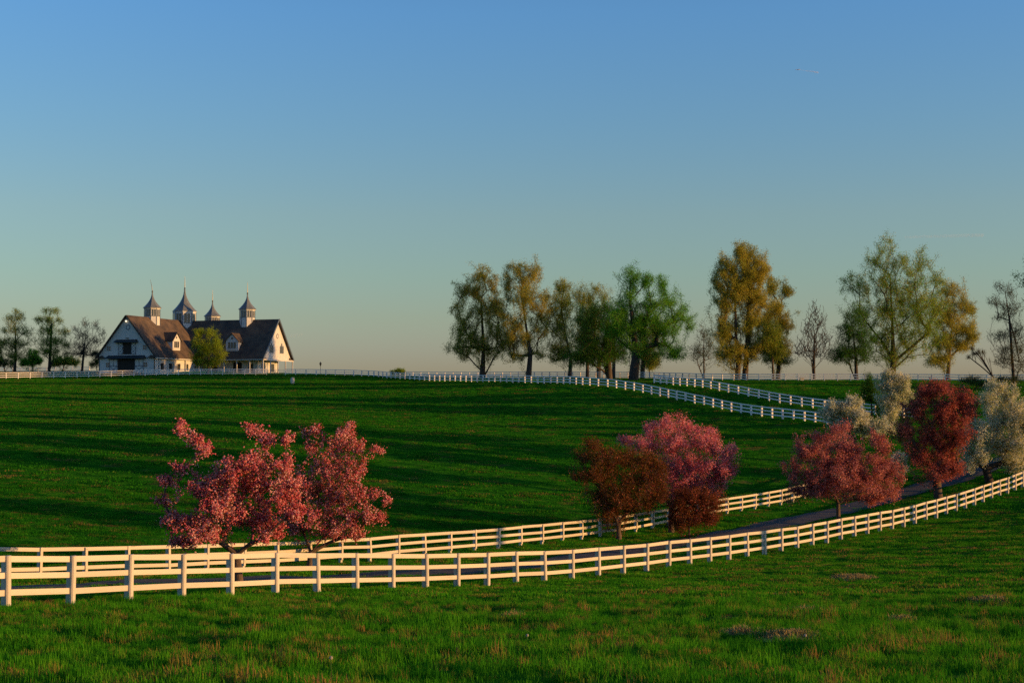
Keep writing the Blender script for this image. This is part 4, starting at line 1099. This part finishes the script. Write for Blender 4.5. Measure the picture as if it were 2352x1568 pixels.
front_box(-1.0, 1.3, 4.35, 7.0, M['inside'], 'loft_opening', d=0.03)
for xa, xb in ((-2.35, -1.02), (1.32, 2.6)):
    sh = front_box(xa, xb, 4.35, 7.0, M['siding'], 'loft_shutter', d=0.08, off=0.034)
    mb = MB(); yy = y0 - 0.14
    for a, b in (((xa, yy, 4.42), (xb, yy, 4.42)), ((xa, yy, 5.68), (xb, yy, 5.68)), ((xa, yy, 6.93), (xb, yy, 6.93))): mb.bar(a, b, 0.05, 0.13)
    for a, b in (((xa + .06, yy + .005, 4.4), (xa + .06, yy + .005, 7.0)), ((xb - .06, yy + .005, 4.4), (xb - .06, yy + .005, 7.0)), ((xa, yy + .01, 4.5), (xb, yy + .01, 5.6)), ((xa, yy + .012, 5.6), (xb, yy + .012, 4.5)), ((xa, yy + .01, 5.75), (xb, yy + .01, 6.85)), ((xa, yy + .012, 6.85), (xb, yy + .012, 5.75))):
        mb.bar(a, b, 0.05, 0.13, up=(0, 1, 0))
    mb.build('cross_brace', M['blue_trim'], sh)
for x, z in ((-5.0, 5.75), (5.05, 5.9), (-5.2, 2.0), (5.25, 2.0)):
    w = front_box(x - 0.62, x + 0.62, z - 0.62, z + 0.62, M['siding'], 'window', d=0.07)
    front_box(x - 0.5, x + 0.5, z - 0.5, z + 0.5, M['glass'], 'pane', w, d=0.01, off=0.076)
    front_box(x - 0.04, x + 0.04, z - 0.5, z + 0.5, M['siding'], 'mullion', w, d=0.02, off=0.088)
    front_box(x - 0.5, x + 0.5, z - 0.04, z + 0.04, M['siding'], 'mullion', w, d=0.024, off=0.088)
def disc_window(c, axis_v, name='round_window'):
    rot = Vector((0, 0, 1)).rotation_difference(Vector(axis_v)).to_matrix().to_4x4()
    for r0, r1, mat, nm, off in ((0.42, 0.6, M['blue_trim'], name, 0.05), (0.0, 0.43, M['siding'], 'pane', 0.03)):
        mb = MB()
        mb.lathe([(r1, 0.0), (r1, off), (max(r0, 0.01), off), (max(r0, 0.01), 0.0)], 16)
        me = mb.mesh(nm, mat); me.transform(rot); me.transform(Matrix.Translation(Vector(c)))
        o = bpy.data.objects.new(nm, me)
        if nm == name: main = link(o, barn)
        else: link(o, main)
disc_window((0.3, y0 - 0.01, 10.5), (0, -1, 0))
disc_window((xg + 0.01, 0.2, 9.2), (1, 0, 0))
MB().lathe([(0.02, 0), (0.35, 0.05), (0.3, 0.16), (0.02, 0.22)], 8, (-0.1, y0 - 0.25, 12.05)).build('lamp_shade', M['siding'], barn)
m_, N_, L_ = new_mat('lamp_glow')
e_ = node(N_, 'ShaderNodeEmission', i_Strength=2.2); e_.inputs['Color'].default_value = (1, 0.8, 0.5, 1)
L_.new(e_.outputs[0], node(N_, 'ShaderNodeOutputMaterial').inputs['Surface'])
MB().lathe([(0.03, 0), (0.16, 0.08), (0.19, 0.18), (0.12, 0.28), (0.02, 0.32)], 8, (-0.1, y0 - 0.30, 11.72)).build('lamp_bulb', m_, barn, True)
MB().box(-0.3, 0.6, y0 - 0.16, y0 - 0.005, 7.95, 8.12).build('name_board', M['trim'], barn)
# stable windows with dark shutters in the lit side wall
for y in (-23.2, -19.4, -15.6, -11.8):
    w = MB().box(HW + .003, HW + 0.06, y - 0.85, y + 0.85, 0.9, 2.5).build('stable_window', M['siding'], barn)
    MB().box(HW + 0.064, HW + 0.08, y - 0.55, y + 0.15, 1.0, 2.4).build('opening', M['inside'], w)
    MB().box(HW + 0.064, HW + 0.12, y + 0.2, y + 0.82, 0.95, 2.45).build('shutter', M['trim'], w)
# ground floor door and windows of the right wing
for x, wd, z0_, z1_, mt, nm in ((18.6, 2.4, 0.02, 2.9, M['inside'], 'stall_door'), (12.0, 1.8, 0.02, 2.7, M['inside'], 'stall_door'), (22.3, 1.4, 0.6, 2.5, M['glass'], 'window')):
    f_ = MB().box(x - wd / 2 - .12, x + wd / 2 + .12, -5.46, -5.403, z0_, z1_ + .12).build(nm, M['siding'], barn)
    MB().box(x - wd / 2, x + wd / 2, -5.48, -5.463, z0_ + .02, z1_).build('opening', mt, f_)
for y in (-2.6, 2.4):
    f_ = MB().box(xg - 2.497, xg - 2.44, y - 0.9, y + 0.9, 0.7, 2.7).build('window', M['blue_trim'], barn)
    MB().box(xg - 2.437, xg - 2.42, y - 0.75, y + 0.75, 0.82, 2.58).build('pane', M['glass'], f_)
# stepped triple windows of the right gable
for yc in (-3.0, 2.6):
    f_ = MB().box(xg + 0.003, xg + 0.05, yc - 1.15, yc + 1.15, 5.0, 5.15).build('window', M['siding'], barn)
    for dy, h in ((-0.75, 1.9), (0, 2.5), (0.75, 1.9)):
        MB().prism([(xg + .003, yc + dy - .3, 5.16), (xg + .003, yc + dy + .3, 5.16), (xg + .003, yc + dy + .3, 5.16 + h - .3), (xg + .003, yc + dy, 5.16 + h), (xg + .003, yc + dy - .3, 5.16 + h - .3)], (0.05, 0, 0)).build('pane', M['blue_trim'], f_)
        MB().box(xg + 0.056, xg + 0.07, yc + dy - .2, yc + dy + .2, 5.26, 5.16 + h - .4).build('glass', M['glass'], f_)

# dormers
def dormer(loc, rz):
    d = empty('dormer', loc, rz); d.parent = barn           # local frame: face looks to -y
    w, h, rid, dep = 1.75, 1.9, 3.5, 4.2
    MB().prism([(-w, 0, -.6), (w, 0, -.6), (w, 0, h), (0, 0, rid), (-w, 0, h)], (0, dep, 0)).build('dormer_wall', M['siding'], d)
    for s in (-1, 1):
        MB().prism([(0, -.35, rid + .02), (s * (w + .4), -.35, h - .4), (s * (w + .4), -.35, h - .22), (0, -.35, rid + .24)], (0, dep + .3, 0)).build('dormer_roof', M['shingle'], d)
    f_ = MB().box(-1.2, 1.2, -0.06, -0.004, -0.1, 1.65).build('window_frame', M['siding'], d)
    for k in (-0.77, 0, 0.77):
        MB().box(k - .32, k + .32, -0.08, -0.063, 0.05, 1.5).build('pane', M['glass'], f_)
    mb = MB(); mb.prism([(-.28, -.05, 2.4), (0, -.05, 2.1), (.28, -.05, 2.4), (0, -.05, 2.75)], (0, 0.045, 0)); mb.build('vent', M['trim'], d)
    MB().box(-1.35, 1.35, -0.12, -0.004, -0.25, -0.12).build('sill', M['siding'], d)
def dz(a): return RZ + 0.26 / math.cos(math.atan(SL)) - SL * a
dormer((6.9, -15.2, dz(6.9) + 0.55), R(90))
dormer((17.8, -6.9, dz(6.9) + 0.55), 0)

# cupolas
def cupola(x, y, r, ztop, zbot, rr, h, spire, bend=0.0):
    """octagonal lantern with flared roof; ztop is the eave of its roof"""
    c = empty('cupola', (x, y, 0)); c.parent = barn
    a0 = math.pi / 8
    MB().lathe([(r, zbot), (r, ztop)], 8, rot=a0).build('drum', M['siding'], c)
    ap = r * math.cos(a0)
    side = 2 * r * math.sin(a0)
    for k in range(8):
        ang = k * math.pi / 4
        def face(name, mat, x0, x1, z0, z1, d0, d1):
            me = MB().box(ap + d0, ap + d1, x0, x1, z0, z1).mesh(name, mat)
            me.transform(Matrix.Rotation(ang, 4, 'Z'))
            return link(bpy.data.objects.new(name, me), c)
        hw = side * 0.34
        wz0, wz1 = ztop - r * 0.95, ztop - r * 0.18
        face('window', M['glass'], -hw, hw, wz0, wz1, .004, .03)
        face('mullion', M['siding'], -.05, .05, wz0, wz1, .033, .055)
        face('rail', M['blue_trim'], -hw - .1, hw + .1, wz0 - .14, wz0 - .02, .004, .06)
        me = MB().box(r - .08, r + .07, -.09, .09, zbot + .02, ztop - .02).mesh('corner_post', M['blue_trim'])
        me.transform(Matrix.Rotation(ang + a0, 4, 'Z'))
        link(bpy.data.objects.new('corner_post', me), c)
    MB().lathe([(r + .1, ztop - .22), (r + .14, ztop - .02)], 8, rot=a0).build('cornice', M['siding'], c)
    prof = [(rr, ztop - .02), (rr * 1.0, ztop + .1)]
    for t in np.linspace(0.05, 1, 9):
        prof.append((rr * (0.055 + 0.945 * (1 - t) ** 2.1), ztop + .1 + t * h))
    MB().lathe(prof, 8, rot=a0).build('cupola_roof', M['metal_roof'], c)
    zt = ztop + h
    mb = MB(); n = 6
    pts = [(0.16, 0, zt - .1), (0.22, 0, zt + .18), (0.11, 0, zt + .4), (0.08, bend * .3, zt + spire * .5), (0.03, bend, zt + spire)]
    vs, fs = [], []
    for r_, b_, z_ in pts:
        for k in range(n):
            a = k * 2 * math.pi / n; vs.append((r_ * math.cos(a) + b_ * -0.86, r_ * math.sin(a) + b_ * -0.3, z_))
    for i in range(len(pts) - 1):
        for k in range(n): fs.append((i * n + k, i * n + (k + 1) % n, (i + 1) * n + (k + 1) % n, (i + 1) * n + k))
    fs.append(tuple(range((len(pts) - 1) * n, len(pts) * n)))
    mb.add(vs, fs).build('spire', M['steel'], c)
cupola(0, -15.4, 1.95, 15.5, 9.6, 2.3, 3.7, 3.0, 0.6)
cupola(0, 0, 2.95, 15.55, 9.4, 3.15, 5.5, 3.2)
cupola(18.3, 0, 1.95, 15.7, 9.6, 2.3, 3.7, 2.9)
cupola(0, 14.3, 1.95, 15.1, 9.6, 2.3, 3.7, 3.0)

# ------------------------------------------------------------------ small things
def placed(xv, yv, D):
    p = P(xv, yv, D); return Vector((p[0], p[1], Z1(p[0], p[1])))
bk = placed(672, 876, 270)
br = empty('water_barrel', bk); set_props(br, 'white barrel standing alone on the grass below the barn', 'barrel')
MB().lathe([(0.30, -0.05), (0.36, 0.1), (0.39, 0.5), (0.36, 0.95), (0.31, 1.02)], 14).build('body', M['white_paint'], br, True)
MB().lathe([(0.33, 1.02), (0.35, 1.06), (0.2, 1.16), (0.04, 1.18)], 14).build('lid', M['white_paint'], br)
bk = placed(1842, 880, 262)
br = empty('feed_box', bk); set_props(br, 'small white box with wider lid on the grass before the crest fence', 'box')
MB().box(-.32, .32, -.3, .3, -.05, .55).build('body', M['white_paint'], br)
MB().box(-.42, .42, -.4, .4, .55, .68).build('lid', M['white_paint'], br)
lp = placed(736, 862, 336)
lm = empty('lamp_post', lp); set_props(lm, 'small black lantern on a post behind the fence right of the barn', 'lamp post')
MB().lathe([(0.09, -0.2), (0.06, 0.5), (0.05, 2.0)], 8).build('pole', M['trim'], lm)
MB().lathe([(0.1, 2.0), (0.28, 2.6), (0.30, 2.62), (0.06, 2.95), (0.03, 3.1)], 6).build('lantern', M['trim'], lm)
# dandelion clocks in the near grass
M['puff'] = plain_mat('seed_head', (0.3, 0.28, 0.22), 0.9)
M['stalk'] = plain_mat('dandelion_stalk', (0.06, 0.14, 0.02), 0.8)
for k, (xv, yv, lab) in enumerate([(1211, 1478, 'white dandelion seed head left of centre in the near grass'), (760, 1536, 'white dandelion seed head near the lower left in the grass'), (1850, 1478, 'white dandelion seed head in the grass at lower right')]):
    h_ = hit(xv, yv + 8)
    d_ = empty('dandelion', (h_[0], h_[1], Z1(h_[0], h_[1]))); set_props(d_, lab, 'dandelion', 'dandelions in the near grass')
    MB().lathe([(0.005, 0), (0.005, 0.2)], 5).build('stalk', M['stalk'], d_)
    o_ = MB(); o_.lathe([(0.003, 0.185), (0.022, 0.195), (0.03, 0.215), (0.022, 0.237), (0.003, 0.245)], 8); o_.build('seed_head', M['puff'], d_)

# ------------------------------------------------------------------ pasture grass
def blade_clump(name, n, radius, hmin, hmax, width, seed, bend=0.5, mat='grass'):
    rng = np.random.default_rng(seed)
    rad = radius * np.sqrt(rng.uniform(0, 1, n)); a = rng.uniform(0, 2 * np.pi, n)
    base = np.stack([rad * np.cos(a), rad * np.sin(a), np.zeros(n)], -1)
    h = rng.uniform(hmin, hmax, n) * (1.15 - 0.5 * rad / radius)
    az = rng.uniform(0, 2 * np.pi, n)
    out = np.stack([np.cos(az), np.sin(az), np.zeros(n)], -1)
    side = np.stack([-np.sin(az), np.cos(az), np.zeros(n)], -1)
    b = rng.uniform(0.1, 1.0, n) * bend
    w = width * rng.uniform(0.7, 1.3, n)
    p1 = base + out * (b * h * 0.3)[:, None] + np.array((0, 0, 1)) * (h * 0.6)[:, None]
    p2 = base + out * (b * h * 1.0)[:, None] + np.array((0, 0, 1)) * (h * (1 - 0.35 * b))[:, None]
    V = np.stack([base - side * w[:, None] / 2 - np.array((0, 0, .03)), base + side * w[:, None] / 2 - np.array((0, 0, .03)), p1 + side * w[:, None] * .4, p1 - side * w[:, None] * .4, p2], 1).reshape(-1, 3)
    o = (np.arange(n) * 5)[:, None]
    q = np.array([[0, 1, 2, 3]]) + o
    t = np.array([[3, 2, 4]]) + o
    me = np_mesh(name, V, [q, t], M[mat])
    return bpy.data.objects.new(name, me)

def scatter(name, label, protos, pts, scl, rng):
    me = bpy.data.meshes.new(name)
    me.vertices.add(len(pts)); me.vertices.foreach_set('co', pts.astype(np.float32).ravel())
    a = me.attributes.new('scl', 'FLOAT', 'POINT'); a.data.foreach_set('value', scl.astype(np.float32))
    a = me.attributes.new('spin', 'FLOAT_VECTOR', 'POINT')
    rot = np.zeros((len(pts), 3), np.float32); rot[:, 2] = rng.uniform(0, 6.283, len(pts))
    a.data.foreach_set('vector', rot.ravel())
    o = link(bpy.data.objects.new(name, me))
    g = bpy.data.node_groups.new(name + '_nodes', 'GeometryNodeTree')
    g.interface.new_socket('Geometry', in_out='INPUT', socket_type='NodeSocketGeometry')
    g.interface.new_socket('Geometry', in_out='OUTPUT', socket_type='NodeSocketGeometry')
    N, L = g.nodes, g.links
    gi, go = N.new('NodeGroupInput'), N.new('NodeGroupOutput')
    ip = N.new('GeometryNodeInstanceOnPoints')
    jn = N.new('GeometryNodeJoinGeometry')
    for p in protos:
        oi = N.new('GeometryNodeObjectInfo'); oi.inputs['Object'].default_value = p
        oi.inputs['As Instance'].default_value = True
        L.new(oi.outputs['Geometry'], jn.inputs[0])
    na = N.new('GeometryNodeInputNamedAttribute'); na.data_type = 'FLOAT'; na.inputs['Name'].default_value = 'scl'
    nb = N.new('GeometryNodeInputNamedAttribute'); nb.data_type = 'FLOAT_VECTOR'; nb.inputs['Name'].default_value = 'spin'
    er = N.new('FunctionNodeEulerToRotation')
    L.new(nb.outputs[0], er.inputs[0])
    L.new(gi.outputs[0], ip.inputs['Points']); L.new(jn.outputs[0], ip.inputs['Instance'])
    ip.inputs['Pick Instance'].default_value = True
    L.new(er.outputs[0], ip.inputs['Rotation']); L.new(na.outputs[0], ip.inputs['Scale'])
    L.new(ip.outputs[0], go.inputs[0])
    md = o.modifiers.new('grass', 'NODES'); md.node_group = g
    set_props(o, label, 'grass', None, 'stuff')
    return o

_gr = np.random.default_rng(9)
M['straw'] = plain_mat('dry_straw_soil', (0.28, 0.20, 0.08), 0.95, 0.2, 14.0, 0.9, 60, dark=(0.12, 0.11, 0.03))
PATCH = []
for xv, yv, rx, ry in ((1815, 1467, 0.6, 0.75), (1703, 1455, 0.3, 0.35), (1845, 1408, 0.5, 0.5), (2070, 1427, 0.3, 0.4), (1960, 1327, 0.9, 1.4), (2270, 1380, 0.5, 0.6), (1180, 1417, 0.28, 0.35)):
    h_ = hit(xv, yv)
    PATCH.append((h_[0], h_[1], rx, ry))
    n_ = 22
    ang = np.linspace(0, 2 * np.pi, n_, endpoint=False)
    rr_ = 1 + 0.22 * np.sin(ang * 2 + xv) + 0.16 * np.sin(ang * 5 + yv) + _gr.normal(0, 0.08, n_)
    px_, py_ = h_[0] + rx * rr_ * np.cos(ang), h_[1] + ry * rr_ * np.sin(ang)
    V_ = np.vstack([[h_[0], h_[1], Z1(h_[0], h_[1]) + 0.09], np.stack([px_, py_, Z(px_, py_) + 0.012], -1)]) 
    Fp = np.array([(0, 1 + i_, 1 + (i_ + 1) % n_) for i_ in range(n_)])
    o_ = link(bpy.data.objects.new('bare_soil', np_mesh('bare_soil', V_, Fp, M['straw'], False)))
    o_['kind'] = 'structure'
def sample_field(d0, d1, density, margin=1.16):
    n = int(density * 0.36 * 2 * margin * (d1 ** 2 - d0 ** 2) / 2)
    y = np.sqrt(_gr.uniform(d0 ** 2, d1 ** 2, n))
    x = _gr.uniform(-1, 1, n) * 0.36 * y * margin
    keep = road_dist(x, y) > ROAD_W + 0.05 + 0.25 * _gr.uniform(0, 1, n)
    for a_, b_, rx, ry in PATCH:
        keep &= ((x - a_) / (rx * 0.95)) ** 2 + ((y - b_) / (ry * 0.95)) ** 2 > 1 - 1.25 * _gr.uniform(0, 1, n)
    x, y = x[keep], y[keep]
    clump = np.sin(x * 1.1 + 2 * np.sin(y * 0.45)) * np.cos(y * 0.9 + 1.5 * np.sin(x * 0.6)) + 0.5 * np.sin(x * 2.7 + y * 1.9)
    big = np.sin(x * 0.43 + 1.7 * np.sin(y * 0.31)) * np.sin(y * 0.37 + 1.3 * np.sin(x * 0.29))
    return np.stack([x, y, Z(x, y)], -1), clump + 0.9 * big
pts, cl = sample_field(14, 46, 13)
near = [blade_clump('grass_tuft', 46, 0.24, 0.06, 0.20, 0.010, 301 + k, 0.8) for k in range(3)] + [blade_clump('grass_tuft', 34, 0.16, 0.10, 0.30, 0.010, 305, 0.6)]
scatter('grass', 'near pasture grass in front of the roadside fence', near, pts, np.clip(0.9 + 0.32 * cl + _gr.normal(0, .18, len(cl)), 0.3, 2.0), _gr)
pts, cl = sample_field(46, 112, 5.5)
f2q = np.array([P(*q)[:2] for q in F2] + [P(2000, 1090, 142)[:2]])
beyond = pts[:, 1] > np.interp(pts[:, 0], f2q[:, 0], f2q[:, 1])          # past the far roadside fence
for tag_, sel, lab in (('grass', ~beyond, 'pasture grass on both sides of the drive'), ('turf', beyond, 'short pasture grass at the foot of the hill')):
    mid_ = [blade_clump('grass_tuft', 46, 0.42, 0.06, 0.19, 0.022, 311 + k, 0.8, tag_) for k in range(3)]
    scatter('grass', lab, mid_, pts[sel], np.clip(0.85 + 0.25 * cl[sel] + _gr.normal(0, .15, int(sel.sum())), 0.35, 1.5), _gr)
pts, cl = sample_field(112, 345, 0.9)
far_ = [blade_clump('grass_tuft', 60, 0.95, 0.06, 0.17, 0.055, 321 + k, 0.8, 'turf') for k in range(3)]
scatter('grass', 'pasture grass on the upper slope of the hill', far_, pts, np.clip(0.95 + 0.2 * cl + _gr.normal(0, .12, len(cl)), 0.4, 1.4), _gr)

# flattened dry stalks on the worn patches
M['straw_blades'] = plain_mat('dry_straw', (0.37, 0.28, 0.09), 0.9, 0.2, 20.0)
sx_, sy_ = [], []
for a_, b_, rx, ry in PATCH:
    n_ = int(95 * rx * ry) + 12
    t_ = _gr.uniform(0, 6.283, n_); r_ = np.sqrt(_gr.uniform(0, 1, n_)) * 1.12
    sx_.append(a_ + rx * r_ * np.cos(t_)); sy_.append(b_ + ry * r_ * np.sin(t_))
sx_, sy_ = np.concatenate(sx_), np.concatenate(sy_)
sz_ = np.zeros(len(sx_))
for a_, b_, rx, ry in PATCH:
    sz_ = np.maximum(sz_, 0.09 * (1 - np.sqrt(((sx_ - a_) / rx) ** 2 + ((sy_ - b_) / ry) ** 2)))
straw = [blade_clump('straw_tuft', 34, 0.2, 0.07, 0.19, 0.011, 331 + k, 1.1, 'straw_blades') for k in range(2)]
scatter('straw', 'dry flattened straw lying on the worn patches of the near pasture', straw, np.stack([sx_, sy_, Z(sx_, sy_) + sz_], -1), _gr.uniform(0.6, 1.3, len(sx_)), _gr)['category'] = 'straw'

# ------------------------------------------------------------------ high in the sky
def sky_point(xv, yv, D): return Vector(P(xv, yv, D))
M['vapour'], N_, L_ = new_mat('vapour')
pv = node(N_, 'ShaderNodeVolumePrincipled', i_Density=0.0012); pv.inputs['Color'].default_value = (0.95, 0.93, 0.92, 1)
L_.new(pv.outputs[0], node(N_, 'ShaderNodeOutputMaterial').inputs['Volume'])
def wisp(name, label, cat, a, b, r0, r1, dens):
    a, b = Vector(a), Vector(b)
    d = b - a
    me = MB().lathe([(0.02 * r0, 0)] + [(r0 + (r1 - r0) * t, t * 0.96 + .02) for t in np.linspace(0, 1, 6)] + [(0.02 * r1, 1)], 10).mesh(name, M['vapour'])
    rot = Vector((0, 0, 1)).rotation_difference(d.normalized()).to_matrix().to_4x4()
    me.transform(rot @ Matrix.Diagonal((1, 1, d.length, 1)))
    o = link(bpy.data.objects.new(name, me)); o.location = a
    mt = M['vapour'].copy(); mt.node_tree.nodes['Principled Volume'].inputs['Density'].default_value = dens
    me.materials[0] = mt
    return set_props(o, label, cat)
pa, pb = sky_point(1836, 161, 14000), sky_point(1880, 167, 14000)
wisp('contrail', 'short white vapour trail high in the blue sky at right', 'contrail', pa, pb, 3.0, 9.0, 0.03)
wisp('cloud', 'thin pale cirrus wisp above the biggest tree at right', 'cloud', sky_point(2075, 545, 14000), sky_point(2262, 540, 14000), 14, 20, 0.0035)
wisp('cloud', 'faint pinkish cloud wisp low in the sky right of the barn', 'cloud', sky_point(664, 772, 14000), sky_point(696, 768, 14000), 22, 14, 0.002)
ac = empty('aircraft', sky_point(1832, 160.5, 14000)); set_props(ac, 'tiny bright aircraft at the head of the vapour trail', 'aircraft')
M['plane'] = plain_mat('aircraft_white', (0.85, 0.85, 0.85), 0.3)
f_ = MB().lathe([(0.2, -24), (2.0, -20), (2.2, 10), (0.5, 24)], 10).mesh('fuselage', M['plane'])
f_.transform(Matrix.Rotation(R(90), 4, 'Y')); link(bpy.data.objects.new('fuselage', f_), ac)
MB().prism([(-4, 0, 0), (6, -24, .8), (9, -24, .8), (5, 0, 0), (9, 24, .8), (6, 24, .8)], (0, 0, 0.6)).build('wing', M['plane'], ac)
MB().prism([(18, 0, 1), (23, 0, 1), (24, 0, 8), (21, 0, 8)], (0, 0.5, 0)).build('tail_fin', M['plane'], ac)
